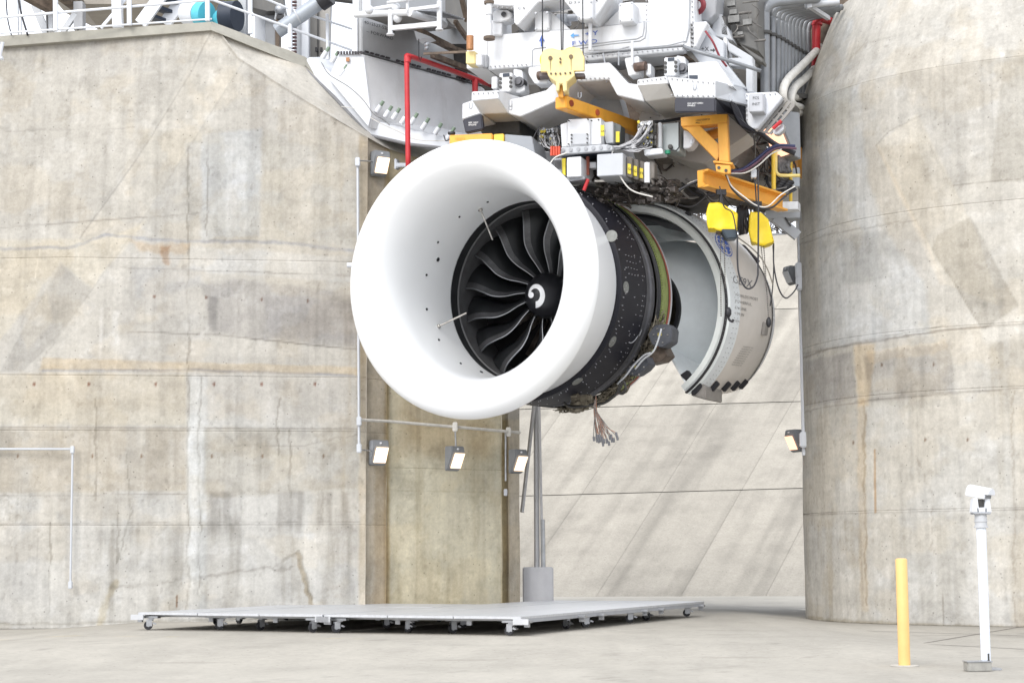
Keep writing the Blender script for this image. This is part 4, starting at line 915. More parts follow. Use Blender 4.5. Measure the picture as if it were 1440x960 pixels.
# clevis and joint columns
F('clevis', [(693, 31), (693, 17), (700, 14), (714, 14), (719, 18), (719, 25), (714, 29), (703, 31)], 31.85, .3, WHT, st)
m = MB(); c = FP(708.5, 20.5, 31.83); m.cyl(c, c-aft(Y0)*.02, .05, 16); m.build('pin_hole', BLK, st, smooth=True)
F('clevis_post', [(689, 28), (706, 31), (705, 50), (696, 50), (688, 51)], 31.9, .3, WHT, st)
m = MB(); m2 = MB()
for y0, y1, r, b in ((2, 6, .10, 1), (6, 21, .065, 0), (21, 34, .045, 0), (34, 52, .06, 0), (52, 56, .11, 1)):
    if b: MB().cyl(FP(688, y0, 31.6), FP(688, y1, 31.6), r, 12).build('flexure_collar', BRN, st, smooth=True)
    else: m.cyl(FP(688, y0, 31.6), FP(688, y1, 31.6), r, 12)
m.build('flexure_post', WHT, st, smooth=True)
MB().cyl(FP(661, 51, 31.6), FP(661, 70, 31.6), .07, 14).build('copper_sleeve', COP, st, smooth=True)
F('bracket', rect(655, 72, 668, 90), 31.7, .3, CRM, st); F('bracket', rect(668, 76, 677, 92), 31.75, .3, WHT, st); F('cover_plate', rect(677, 77, 685, 95), 31.9, .1, GRY, st)
# lettering on the beam
BL = 31.98
letter('C 6', 728, 14, 3.6, (728, 14, FP(728, 14, 31.58).y), Y0, TXB, st, .08, wide=1.4)
letter('D 3', 800, 6, 3.4, (800, 6, FP(800, 6, 31.53).y), Y0, TXB, st, .08, wide=1.4)
letter('D 4', 831, 3.5, 3.4, (831, 3, FP(831, 3, 31.53).y), Y0, TXB, st, .08, wide=1.3)
R1_ = (820, 60, FP(820, 60, 31.98).y)
letter('+ Y', 822, 51.5, 6.5, R1_, Y0, TXU, st, .1, wide=1.4)
letter('F W D', 804, 64.5, 6.0, R1_, Y0, TXU, st, .1, wide=1.5)
def flat(pts, D, m, parent, name, yaw=Y0, lift=.006): a = aft(yaw); q = [FP(x, y, D, yaw)-a*lift for x, y in pts]; return MB().add(q, [tuple(range(len(q)))]).build(name, m, parent, fix=False)
flat([(802, 50.5), (807, 46.6), (807, 49.5), (814, 49), (814, 50.6), (807, 51.2), (807, 54)], 31.98, mat('print_sky', (.08, .30, .65), .5), st, 'arrow_mark')
flat([(762, 49.5), (766, 58.5), (763.2, 57.8), (763, 66), (760.6, 66), (760.6, 58), (758, 59)], 31.98, TXU, st, 'arrow_mark')
# conduits on the beam
m = MB()
for a in (((748, 110), (749, 71), (752, 69), (768, 67)), ((805, 70), (860, 62), (900, 58), (907, 54), (909, 44), (909, 31)), ((805, 66), (860, 59), (896, 55), (904, 51), (906, 40), (906, 30)), ((822, 78), (845, 73), (880, 70), (940, 64), (965, 58), (969, 40), (970, -10)), ((835, 71), (870, 70), (885, 66)), ((848, 75), (852, 95), (853, 116)), ((870, 73), (870, 92))):
    m.tube([FP(x, y, 31.82) for x, y in a], .014, 6)
m.build('conduit_run', mat('conduit_grey', (.40, .41, .43), .4, .5), st, kind='stuff')
MB().cyl(FP(830, 33, 31.7), FP(830, 71, 31.7), .035, 10).build('stanchion', WHT, st, smooth=True)
MB().cyl(FP(889, 58, 31.7), FP(889, 92, 31.7), .025, 8).build('stanchion', WHT, st, smooth=True)
# load cells and brackets under the beam
for x0, y0 in ((702, 102), (934, 80)):
    o = F('load_cell', [(x0, y0+1), (x0+18, y0), (x0+18, y0+23), (x0+15, y0+27), (x0, y0+27)], 31.7, .6, WHT, st)
    F('cell_window', rect(x0+5, y0+1.5, x0+14, y0+6, .08), 31.68, .03, NVY, st, bevel=0)
    bolts('fastener', [(x0+2, y0+9), (x0+2, y0+15), (x0+2, y0+21), (x0+16.5, y0+8), (x0+16.5, y0+14), (x0+16.5, y0+20)], 31.7, .03, DKG, st)
F('side_block', rect(691, 108, 699, 125, .05), 31.75, .3, WHT, st); F('side_block', rect(908, 90, 915, 106, .05), 31.75, .3, WHT, st)
for x, y in ((732, 117), (961, 98)):
    c = FP(x, y, 32.0); F('cell_cheek', [(x-10, y-20), (x+2, y-18), (x+6, y+10), (x-2, y+14), (x-10, y+14)], 31.95, .3, WHT, st)
    MB().cyl(c-aft(Y0)*.1, c+aft(Y0)*.1, .10, 18).cyl(c-aft(Y0)*.15, c, .06, 16).build('bearing', mat('bearing_dark', (.12, .12, .13), .4, .7), st, smooth=True)
F('hanger_bracket', [(743, 95), (760, 93), (760, 112), (771, 112), (770, 117), (752, 118), (743, 104)], 31.75, .35, WHT, st)
F('hanger_bracket', [(878, 82), (898, 79), (900, 104), (884, 107), (880, 92)], 31.75, .3, WHT, st)
for x, y in ((757, 107), (893, 95)): c = FP(x, y, 31.7); MB().cyl(c, c+EL*.22, .085, 16).build('roller', mat('roller_rust', (.16, .11, .09), .5, .5, .4, 9), st, smooth=True)
F('rust_strip', [(686, 98), (742, 94), (742, 96), (686, 100)], 32.2, .8, BRN, st); F('rust_strip', [(906, 78), (962, 74), (975, 84), (950, 82)], 32.2, .6, BRN, st)
# yoke: two arms and the arch between them
F('yoke_arm', [(732, 137), (768, 127), (792, 103), (805, 100), (808, 113), (780, 143), (732, 164), (715, 160), (716, 140)], 31.6, 1.3, WHT, st)
F('yoke_arch', [(800, 109), (822, 90), (857, 88), (883, 117), (898, 119), (906, 143), (868, 134), (856, 112), (822, 115), (806, 114)], 31.75, 1.5, WHT, st)
a = aft(Y0)
def tri(name, pts, m, parent): return MB().add(pts, [tuple(range(len(pts)))]).build(name, m, parent)
def faces(name, V, faces_, m, parent, bevel=.012): return MB().add(V, faces_).build(name, m, parent, bevel=bevel)
# left yoke cap: faceted box
def facet(name, A, Bk, m, parent): return MB().prism(A, Bk).build(name, m, parent, bevel=.015)
F('yoke_cap', [(663, 129), (702, 127), (702, 139), (663, 142)], 31.35, 1.6, WHT, st)
V = [FP(650, 146, 31.4), FP(664, 141, 31.3), FP(675, 160, 31.3), FP(650, 168, 31.4)]; MB().prism(V, a*1.5).build('yoke_cheek', WHT, st, bevel=.012)
V = [FP(664, 142, 31.28), FP(701, 138.5, 31.28), FP(714, 159, 31.5), FP(675, 161, 31.5)]; MB().prism(V, a*1.4).build('yoke_face', mat('yoke_white_shaded', (.50, .48, .45), .5, 0, .04), st, bevel=.012)  # underface of the white yoke, its shade and warm bounce put into colour
V = [FP(702, 127.5, 31.3), FP(733, 137, 31.9), FP(733, 164, 31.9), FP(714, 160, 31.6), FP(701, 139, 31.3)]; MB().prism(V, a*1.0).build('yoke_side', WHT, st, bevel=.012)
F('yoke_cap', [(896, 112), (937, 107), (940, 118), (896, 122)], 31.2, 1.4, WHT, st)
V = [FP(896, 120, 31.18), FP(937, 117, 31.18), FP(949, 137, 31.4), FP(908, 143, 31.4)]; MB().prism(V, a*1.3).build('yoke_face', MATS['yoke_white_shaded'], st, bevel=.012)
F('yoke_side', [(938, 108), (1006, 114), (1006, 138), (949, 137)], 31.1, 1.2, WHT, st)
V = [FP(1006, 113, 31.1), FP(1048, 124, 32.3), FP(1060, 150, 32.4), FP(1006, 138, 31.1)]; MB().prism(V, a*.8).build('yoke_side', LGR, st, bevel=.012)
F('stand_box', [(967, 89), (1008, 86), (1031, 122), (968, 113)], 31.6, 1.0, WHT, st); F('box_slot', rect(969, 106, 981, 111), 31.58, .04, NVY, st, bevel=0)
m = MB()
for x, y in ((662, 148), (718, 150), (718, 145), (977, 122), (1028, 137), (815, 133)):
    m.tube(crom([FP(x-2, y-3, 31.05), FP(x-2, y+3, 31.0), FP(x, y+5, 31.0), FP(x+2, y+3, 31.0), FP(x+2, y-3, 31.05)], 4), .010, 5)
m.build('shackle', GAL, st, kind='stuff')
# skirts
for nm, pts, d_, txt, tx, ty in (('rubber_skirt', [(650, 168), (677, 160), (679, 182), (654, 187)], 31.28, 'REF 12527\nENGINE', 659, 174), ('rubber_skirt', [(948.5, 137.5), (1006, 138), (1006, 158), (948.5, 158)], 31.05, 'DO NOT OPEN\nPANELS', 967, 147)):
    o = F(nm, pts, d_, .12, mat('skirt_navy', (.018, .019, .032), .45, 0, .1, 4), st, bevel=.02)
    letter(txt.split('\n')[0], tx, ty, 2.2, (tx, ty, FP(tx, ty, d_).y), Y0, TXW, o, .03); letter(txt.split('\n')[1], tx, ty+3, 2.2, (tx, ty, FP(tx, ty, d_).y), Y0, TXW, o, .03)
V = [FP(1006, 138, 31.15), FP(1048, 150, 32.2), FP(1052, 170, 32.3), FP(1040, 165, 32), FP(1020, 158, 31.6), FP(1006, 158, 31.15)]; MB().prism(V, a*.15).build('black_cloth', BLC, st)
V = [FP(1024, 142, 31.3), FP(1030, 140, 31.4), FP(1036, 150, 31.6), FP(1046, 172, 31.9), FP(1062, 182, 32.0), FP(1058, 186, 32.0), FP(1040, 178, 31.7), FP(1031, 160, 31.5)]; MB().prism(V, a*.3).build('black_cloth', BLC, st, bevel=.03)
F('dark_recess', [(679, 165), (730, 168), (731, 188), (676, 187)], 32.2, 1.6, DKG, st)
# pylon: riveted side wall under the yoke, tapering aft
F('pylon_panel', [(728, 168), (790, 143), (806, 118), (856, 114), (870, 136), (895, 230), (800, 255), (745, 250)], 33.3, .5, mat('pylon_grey', (.50, .52, .55), .5, .1, .04, 2, dirt=((.3, .28, .25), 2, .3)), st)
F('pylon_panel', [(905, 142), (950, 138), (1010, 150), (1046, 182), (1052, 188), (990, 230), (958, 225), (905, 200), (895, 180)], 33.0, .8, mat('pylon_beige', (.44, .42, .40), .5, .1, .05, 2, dirt=((.3, .25, .2), 2, .3)), st)
V = [P(905, 205, 33.2), P(985, 225, 33.3), P(1048, 188, 34), P(1120, 255, 37), P(1120, 292, 37), P(1080, 300, 36), P(985, 280, 34.5), P(930, 240, 33.6)]; MB().prism(V, Vector((.3, 1.2, .3))).build('pylon_keel', mat('keel_shaded', (.27, .245, .225), .35, .3, .15, 2, stretch=(1, 1, 6), dirt=((.12, .1, .08), 2, .4)), st)  # shade on the keel is put into this brown base colour
m = MB()
for k in range(8):
    for j in range(5):
        x = 738+k*8+j*1.5; y = 178-k*2.2+j*9
        if y < 225 and x < 795: p = FP(x, y, 33.29); m.cyl(p, p-a*.025, .012, 6)
for k in range(7):
    for j in range(3): p = FP(915+k*18, 150+j*16+k*3, 32.97); m.cyl(p, p-a*.025, .012, 6)
m.build('fastener', DKG, st, kind='stuff')
m = MB()
for x0, y0, w_, h_ in ((776, 161, 9, 8), (757, 170, 10, 9), (742, 171, 9, 8), (757, 163, 8, 5), (775, 170, 9, 10)): 
    q = [FP(x, y, 33.28) for x, y in ((x0, y0), (x0+w_, y0-1), (x0+w_, y0+h_-1), (x0, y0+h_))]; m.tube(q+[q[0]], .006, 4)
m.build('panel_seam', DKG, st, kind='stuff')
F('gap_filler', [(775, 235), (900, 240), (985, 258), (1010, 272), (985, 284), (930, 286), (860, 290), (800, 270)], 34.6, 1.2, mat('filler_dark', (.06, .052, .046), .5, .4, .3, 6, dirt=((.15, .13, .11), 5, .5)), st)  # dark block added to close the bright sky gaps above the engine
F('pylon_panel', [(862, 196), (1000, 222), (990, 262), (905, 250), (862, 240)], 34.3, .3, MATS['pylon_beige'], st)
# back structure that fills the space behind
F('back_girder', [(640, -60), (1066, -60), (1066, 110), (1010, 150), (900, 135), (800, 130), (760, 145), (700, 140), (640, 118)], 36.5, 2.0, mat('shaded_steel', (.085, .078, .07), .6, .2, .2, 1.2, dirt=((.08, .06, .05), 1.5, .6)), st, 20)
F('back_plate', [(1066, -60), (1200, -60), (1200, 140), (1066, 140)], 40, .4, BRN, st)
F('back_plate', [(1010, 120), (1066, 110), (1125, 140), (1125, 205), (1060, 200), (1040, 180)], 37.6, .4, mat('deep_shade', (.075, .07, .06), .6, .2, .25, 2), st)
F('back_plate', [(800, 110), (905, 120), (915, 200), (870, 200), (800, 160)], 35.2, .3, BRN, st)
MB().cyl(FP(808, 125, 33.2), FP(850, 119, 33.2), .12, 14).build('actuator', mat('actuator_grey', (.28, .24, .22), .4, .5), st, smooth=True); F('actuator_block', rect(848, 115, 859, 124), 33.1, .3, MATS['actuator_grey'], st)
m = MB()
for k in range(5): m.bar(FP(840+k*0-k*2.2, 128+k*5, 33.5), FP(858-k*2.2, 128+k*5, 33.5), .03, .03)
m.bar(FP(842, 127, 33.5), FP(831, 150, 33.5), .04, .05).bar(FP(862, 126, 33.5), FP(851, 152, 33.5), .04, .05); m.build('ladder_frame', mat('ladder_steel', (.25, .24, .2), .5, .5), st)
m = MB(); rr = random.Random(9)
for k in range(16):
    x = rr.uniform(740, 900); y = rr.uniform(-5, 40); p = FP(x, y, 34.6); m.box(p, EL*rr.uniform(.05, .3), EU*rr.uniform(.04, .15), EA*.1)
for k in range(14):
    x = rr.uniform(770, 930); y = rr.uniform(10, 30); m.cyl(FP(x, y, 33.8), FP(x+rr.uniform(5, 30), y+rr.uniform(-3, 3), 33.8), .03, 6)
m.build('background_fittings', mat('fit_grey', (.30, .29, .28), .5, .4, .3, 6), st, kind='stuff')
F('frame_block', rect(782, 20, 797, 32, .05), 32.8, .3, LGR, st); F('frame_block', rect(845, 15, 856, 26, .05), 32.8, .3, LGR, st); MB().cyl(FP(794, 26, 32.9), FP(812, 25, 32.9), .07, 12).build('strut', LGR, st, smooth=True)
# right-hand side of the stand
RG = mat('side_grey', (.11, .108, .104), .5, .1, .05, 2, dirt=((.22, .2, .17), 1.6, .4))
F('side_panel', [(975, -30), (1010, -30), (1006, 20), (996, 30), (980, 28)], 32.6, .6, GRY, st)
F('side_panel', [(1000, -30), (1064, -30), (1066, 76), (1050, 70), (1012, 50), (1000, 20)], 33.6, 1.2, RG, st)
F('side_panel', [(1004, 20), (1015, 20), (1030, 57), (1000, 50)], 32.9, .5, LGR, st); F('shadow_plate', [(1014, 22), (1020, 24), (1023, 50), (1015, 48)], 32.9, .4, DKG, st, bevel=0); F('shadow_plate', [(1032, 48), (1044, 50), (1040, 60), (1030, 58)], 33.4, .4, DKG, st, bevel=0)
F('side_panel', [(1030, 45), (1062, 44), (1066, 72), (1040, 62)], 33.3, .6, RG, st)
o = F('side_panel', [(972, 34), (993, 31), (1000, 48), (1018, 58), (1018, 85), (1050, 125), (1030, 120), (985, 90), (970, 70)], 32.2, .7, mat('plate_grey', (.50, .52, .55), .5, 0, .04, 2), st)
letter('+X', 986, 72, 6, (990, 70, FP(990, 70, 32.2).y), Y0, TXB, o, -.02)
pp = (990, 70, FP(990, 70, 32.2).y); p0_, n_ = plane_of(pp, Y0); q = [PP(x, y, p0_, n_)-n_*.008 for x, y in ((999, 70), (1003, 70.3), (1003, 68), (1006, 71), (1003, 74), (1003, 71.8), (999, 71.5))]; MB().add(q, [tuple(range(7))]).build('arrow_mark', TXB, o, fix=False)
F('brace_head', [(970, 32), (994, 30), (994, 34), (978, 66), (969, 68)], 31.85, .25, WHT, st); bolts('fastener', [(973, 36+6*k) for k in range(6)], 31.85, .016, DKG, st)
F('angle_post', [(1017, 52), (1022, 54), (1022, 84), (1017, 82)], 32.4, .2, WHT, st)
V = [(1022, 58), (1058, 80), (1058, 100), (1050, 130), (1049, 94), (1025, 92), (1024, 82), (1040, 81), (1024, 72)]; F('triangle_brace', V, 32.4, .25, LGR, st)
F('angle_post', [(1049, 92), (1059, 88), (1059, 130), (1049, 130)], 32.3, .35, LGR, st)
F('brace_top', [(1040, 62), (1072, 82), (1072, 88), (1058, 80)], 33, .4, RG, st)
# instrument box on its plate, cable tray beside it
F('mounting_plate', [(1048, 131), (1092, 129), (1100, 137), (1064, 181), (1056, 181), (1049, 170)], 32.2, .25, WHC, st)
jb = thing('instrument_box', 'small grey instrument box lettered in black on the white plate right of the stand', 'junction box', FP(1065, 158, 32))
q = [(1053, 132), (1073, 131), (1073, 157), (1053, 158)]; F('box_body', q, 31.9, .3, mat('box_grey', (.44, .45, .48), .45, 0, .04), jb)
letter('FCS', 1058.5, 140, 3.8, (1060, 140, FP(1060, 140, 31.9).y), Y0, TXB, jb, .02); letter('INST', 1057.5, 148.5, 3.8, (1060, 140, FP(1060, 140, 31.9).y), Y0, TXB, jb, .02)
m = MB()
for dx in (0, 6, 12, 19): m.bar(FP(1064+dx, 183+dx*.3, 32.4), FP(1101+dx*.8, 137+dx*.6, 32.4), .035, .05)
for k in range(6): t_ = k/5; m.bar(FP(1064+37*t_, 183-46*t_, 32.4), FP(1082+36*t_, 188-40*t_, 32.4), .025, .03)
m.build('cable_tray', mat('tray_steel', (.20, .19, .18), .45, .6), st)
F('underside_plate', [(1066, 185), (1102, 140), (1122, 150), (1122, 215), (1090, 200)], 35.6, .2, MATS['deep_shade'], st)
MB().cyl(FP(1087, 181, 31.8), FP(1099, 170, 31.8), .035, 8).build('red_handle', RED, st, smooth=True)
F('valve_block', [(1088, 180), (1102, 174), (1102, 182), (1094, 189), (1087, 188)], 31.9, .2, GAL, st)
m = MB(); c = FP(982, 9, 32.4); m.tube(crom([FP(981, -4, 32.4), FP(988, 2, 32.3), FP(989, 10, 32.3), FP(984, 17, 32.4), FP(979, 17, 32.4)], 4), .05, 8); m.build('red_hose_loop', mat('hose_red', (.22, .03, .04), .5), st, smooth=True)
m = MB(); m.tube(crom([FP(992, 44, 31.8), FP(1003, 60, 31.8), (FP(1012, 80, 31.9)), FP(1022, 94, 32)], 5), .022, 6); m.build('red_hose', MATS['hose_red'], st, smooth='all')
MB().tube(crom([FP(962, 66, 31.7), FP(985, 74, 31.6), FP(1020, 84, 31.7), FP(1070, 100, 32.0)], 5), .035, 8).build('conduit', PIP, st, smooth='all')
# grey pipes turning down in a row
pr = thing('pipe_rack', 'row of grey vertical pipes bending over at the top, beside the right pier', 'pipe rack', P(1100, 130, 36))
xs = [(1076, 1.0, 0), (1086, 1.0, 7), (1093, .95, 10), (1099, .9, 13), (1104, .9, 16), (1109, .9, 18), (1114, .8, 20), (1119, .8, 22), (1124, .8, 24), (1130, .8, 26), (1136, .8, 28)]
for k, (x, s_, dy) in enumerate(xs):
    D = 33.0+k*.45; r = [.092, .07, .07, .065][min(k, 3)]
    q = [P(x, 160, D)]+[P(x, 30+dy, D), P(x, 18+dy*.9, D), P(x+4, 9+dy*.8, D), P(x+14, 4+dy*.8, D+.1), P(x+30, 2+dy*.75, D+.2), P(x+75, -3+dy*.75, D+.5)]
    MB().tube(crom(q, 5), r, 12).build('pipe', PIP, pr, smooth='all'); c = P(x, 47+k*3.1, D); MB().cyl(c-UP*.03, c+UP*.03, r*1.45, 12).build('flange', DKG, pr, smooth=True)
MB().bar(P(1076, 133, 33.2), P(1140, 137, 37), .3, .1).build('rack_base', RG, pr)
for D, x0, x1, y in ((33.6, 1132, 1180, 8), (33.9, 1132, 1180, -4)): MB().cyl(P(x0, y, D), P(x1, y-5, D), .06, 10).build('support_tube', LGR, pr, smooth=True)
MB().bar(P(1134, -10, 33.5), P(1138, 12, 33.5), .12, .1).build('support_bracket', LGR, pr); MB().bar(P(1140, 10, 33.9), P(1165, 26, 35), .08, .08).build('support_brace', LGR, pr)
t = thing('red_pipe', 'red pipe with an elbow between the grey pipes and the right pier', 'pipe', P(1150, 40, 37))
MB().tube(crom([P(1147, 110, 37.4), P(1148, 45, 37.4), P(1149, 30, 37.4), P(1153, 26, 37.4), P(1160, 27, 37.6), P(1175, 32, 38)], 5), .095, 12).build('pipe', RED, t, smooth='all'); MB().cyl(P(1149, 36, 37.4), P(1149, 33, 37.4), .12, 12).build('flange', RED, t, smooth=True)
t = thing('red_pipe', 'long red pipe bracket-shaped, rising behind the bellmouth to a slanting run', 'pipe', P(573, 150, 33))
MB().tube(crom([P(574, 240, 33.2), P(573, 160, 33.2), P(572, 86, 33.2), P(573, 81, 33.25), P(578, 80, 33.35), P(640, 101, 35.2), P(693, 121, 36.8)], 4), .052, 10).build('pipe', RED, t, smooth='all')
MB().cyl(P(668, 112, 36), P(668, 130, 36), .065, 10).build('stub', RED, t, smooth=True); MB().cyl(P(573, 88, 33.2), P(573, 82, 33.2), .07, 10).build('elbow_collar', RED, t, smooth=True)
F('pipe_bracket', [(554, 223), (557, 223), (558, 229), (586, 229), (586, 234), (558, 235), (557, 238), (554, 238)], 33.4, .12, GAL, t, 30, x=570)
hp = thing('hose_pair', 'pair of thick white hoses curving out from the right pier', 'hose', P(1115, 120, 35))
for k, q in enumerate((((1155, 64, 38.4), (1150, 70, 37.6), (1130, 90, 35.6), (1108, 112, 33.8), (1101, 130, 33.4), (1104, 146, 33.6), (1113, 155, 34.4), (1128, 160, 36.6), (1140, 162, 38.2)), ((1155, 86, 38.8), (1150, 92, 38.0), (1135, 108, 36.2), (1118, 123, 34.4), (1112, 138, 34.0), (1115, 147, 34.3), (1124, 151, 35.7), (1138, 153, 38.2)))):
    MB().tube(crom([P(*p) for p in q], 9), .084, 14).build('hose', HOS, hp, smooth='all')
MB().cyl(P(1113, 136, 34.6), P(1136, 139, 37.6), .075, 14).build('hose', HOS, hp, smooth=True)

# ---- hoist block with cables
hb = thing('hoist_block', 'pale yellow pulley block hanging on four black wires above the engine', 'pulley block', P(790, 100, 30.8))
HD = 30.6; yb = 8
F('side_plate', [(760, 101), (761, 76), (765, 70), (772, 68), (790, 71), (802, 67), (812, 67), (819, 74), (821, 82), (821, 100)], HD, .06, CRM, hb, yb, .01, 790)
F('side_plate', [(762, 101), (763, 76), (767, 70), (774, 68), (792, 71), (804, 67), (814, 67), (820, 74), (822, 82), (822, 100)], HD+.42, .06, CRM, hb, yb, .01, 790)
for x, y in ((774, 82), (803, 80)):
    c = FP(x, y, HD, yb, 790); ax = aft(yb); MB().rev([(.1, .18), (.1, .21), (.14, .17), (.26, .17), (.30, .21), (.30, .18)], (c, ax, lat(yb), UP), 32).build('sheave', YEL, hb, smooth=True)
    MB().cyl(c-ax*.02, c+ax*.45, .038, 14).build('axle_pin', mat('greasy_pin', (.12, .085, .05), .4, .5), hb, smooth=True)
    flat2 = [FP(x-1, y+3, HD, yb, 790), FP(x+1.3, y+3, HD, yb, 790), FP(x+.6, y+19, HD, yb, 790), FP(x+.1, y+20, HD, yb, 790)]; MB().add([v-ax*.004 for v in flat2], [(0, 1, 2, 3)]).build('grease_run', mat('grease', (.32, .25, .10), .5), hb, fix=False)
F('lower_plate', [(769, 100), (807, 99), (808, 107), (797, 116), (797, 128), (792, 129), (791, 118), (787, 118), (786, 128), (782, 128), (782, 116), (771, 107)], HD-.03, .40, CRM, hb, yb, .012, 790)
F('spacer_bar', rect(758, 103, 822, 108), HD+.1, .2, mat('spacer_dark', (.12, .10, .10), .5, .4), hb, yb, .01, 790)
bolts('fastener', [(775, 104), (781.5, 104), (788, 104), (795, 103.5), (802, 103), (788, 83), (788, 88)], HD-.03, .018, BRN, hb, yb, x=790)
m = MB()
for x0, y0, x1 in ((763, 76, 762.5), (789.5, 72, 787.5), (791.5, 72, 793), (820, 78, 819)): m.tube([FP(x0, y0, HD+.2, yb, 790), FP(x1, -60, HD+.2, yb, 790)], .013, 6)
m.build('hoist_wire', BLK, hb, kind='stuff')
MB().prism([FP(x, y, HD+.1, yb, 790) for x, y in ((786, 116), (791, 116), (792, 137), (785, 137))], aft(yb)*.12).build('hook', ORG, hb, bevel=.01)
OY = 37
b1 = thing('lifting_beam', 'orange box beam hanging from the pulley block and running back over the electronics', 'beam', P(785, 150, 31))
q = [P(x, y, 30.9) for x, y in ((781, 136), (796, 134), (796, 153), (781, 154))]; MB().prism([PP(x, y, P(785, 150, 30.9), aft(OY)) for x, y in ((780.5, 137), (796, 134), (796, 152), (780.5, 153.5))], aft(OY)*3.6).build('beam', ORG, b1, bevel=.015)
p0 = PP(796, 143, P(785, 150, 30.9), aft(OY)); lt = lat(OY)
for t_, m_ in ((.5, BRN), (1.35, BRN), (.08, BRN), (.08, BRN)): c = p0+aft(OY)*t_*2; MB().cyl(c, c+lt*.02, .06, 14).build('lug', mat('lug_red', (.45, .09, .04), .5), b1, smooth=True)
b2 = thing('hoist_bracket', 'orange triangular bracket carrying a horizontal orange rail at the right', 'bracket', P(1000, 200, 31.2))
GX_ = 31.0
o = []
m = MB(); yk = 14
def gp(x, y, dd=0): return PP(x, y, P(990, 200, GX_), aft(yk))+aft(yk)*dd
MB().prism([gp(*p) for p in ((957, 165), (1023, 159.5), (1023, 172), (1009, 174), (983, 176.5), (958, 178))], aft(yk)*.28).build('top_arm', ORG, b2, bevel=.012)
MB().prism([gp(*p) for p in ((1009, 174), (1023, 172.5), (1025, 228), (1011, 227))], aft(yk)*.26).build('upright', ORG, b2, bevel=.012)
MB().prism([gp(*p, .02) for p in ((958, 178), (966, 182), (1008, 226), (1011, 218), (1010, 202), (984, 176.5))], aft(yk)*.22).build('diagonal', ORG, b2, bevel=.012)
MB().prism([gp(*p, -.03) for p in ((1003, 226), (1031, 229), (1030, 232), (1003, 229))], aft(yk)*.4).build('foot_plate', ORG, b2, bevel=.01)
MB().prism([gp(*p, .0) for p in ((1006, 231), (1027, 232), (1027, 244), (1018, 244), (1007, 241))], aft(yk)*.12).build('clevis', ORG, b2, bevel=.01)
MB().cyl(gp(1011, 236, -.02), gp(1011, 236, .15), .03, 10).cyl(gp(1021, 240, -.02), gp(1021, 240, .15), .03, 10).build('pin', DKG, b2, smooth=True)
letter('12527-320P18', 978, 171, 2.4, (985, 170, gp(985, 170).y), yk, TXB, b2, .10); letter('WLL 1', 978, 174.3, 2.2, (985, 170, gp(985, 170).y), yk, TXB, b2, .10)
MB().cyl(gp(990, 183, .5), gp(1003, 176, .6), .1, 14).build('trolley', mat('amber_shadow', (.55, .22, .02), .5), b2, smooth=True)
RY = 38; rp0 = P(985, 250, 31.2)
def rpt(x, y): return PP(x, y, rp0, aft(RY))
RL = aft(RY)*2.95
MB().prism([rpt(x, y) for x, y in ((980, 240), (991, 238), (991, 242), (988.5, 243), (988.5, 257), (991, 258), (991, 262), (981, 264))], RL).build('rail', ORG, b2, bevel=.008)
# extra flanges so the section reads as an I
p1 = rpt(990, 240); MB().prism([rpt(x, y) for x, y in ((988, 238.6), (996, 237), (996, 240), (988, 241.6))], RL).build('rail_flange', ORG, b2, bevel=.006)
MB().prism([rpt(x, y) for x, y in ((988, 260), (996, 259), (996, 262), (988, 263.5))], RL).build('rail_flange', ORG, b2, bevel=.006)
# ---- two tarp-covered chain hoists
def cover(pts, D, dep, label):
    t = thing('hoist_cover', label, 'hoist cover', P(pts[0][0], pts[0][1], D), 'tarp covered chain hoists')
    q = [P(x, y, D) for x, y in pts]; bk = [p+Vector((.06, dep, .02)) for p in q]; n = len(q)
    me = bpy.data.meshes.new('tmp'); me.from_pydata(q+bk, [], [tuple(range(n))]+[tuple(range(2*n-1, n-1, -1))]+[(i, n+i, n+(i+1) % n, (i+1) % n) for i in range(n)])
    b = bmesh.new(); b.from_mesh(me); bmesh.ops.recalc_face_normals(b, faces=b.faces)
    bmesh.ops.bevel(b, geom=b.edges[:], offset=.016, segments=1, affect='EDGES', clamp_overlap=True)
    bmesh.ops.triangulate(b, faces=b.faces)
    for _ in range(3): bmesh.ops.subdivide_edges(b, edges=[e for e in b.edges if e.calc_length() > .05], cuts=1, use_grid_fill=True)
    bmesh.ops.triangulate(b, faces=b.faces); b.normal_update()
    zs = [v.co.z for v in b.verts]; z0, z1 = min(zs), max(zs)
    from mathutils import noise
    for v in b.verts:
        c = v.co; k = (z1-c.z)/(z1-z0)
        f = .014*math.sin(c.x*19+c.y*9+2*math.sin(c.z*4))*(.1+k)+.022*(noise.noise(c*3.3))+.022*abs(noise.noise(Vector((c.x*5, c.y*5, c.z*2.2))+Vector((7, 3, 1))))
        v.co += v.normal*(f-.01)
    vs = [v.co.copy() for v in b.verts]; b.verts.index_update(); fs = [tuple(v.index for v in f.verts) for f in b.faces]; b.free(); bpy.data.meshes.remove(me)
    MB().add(vs, fs).build('tarp', TARP, t, smooth='all'); return t
h1 = cover([(997, 285), (1010, 284), (1022, 290), (1037, 299), (1037, 324), (1018, 325), (995, 322), (993, 300)], 31.3, .42, 'yellow tarp cover over the front chain hoist, with a dark box showing below it')
MB().prism([P(x, y, 31.25) for x, y in ((1014, 322), (1037, 322), (1037, 335), (1022, 336))], Vector((0, .28, 0))).build('hoist_body', mat('hoist_navy', (.04, .055, .07), .4, .2), h1, bevel=.02)
MB().prism([P(x, y, 31.35) for x, y in ((1007, 322), (1015, 322), (1015, 328), (1009, 328))], Vector((0, .2, 0))).build('hoist_motor', BRN, h1, bevel=.02)
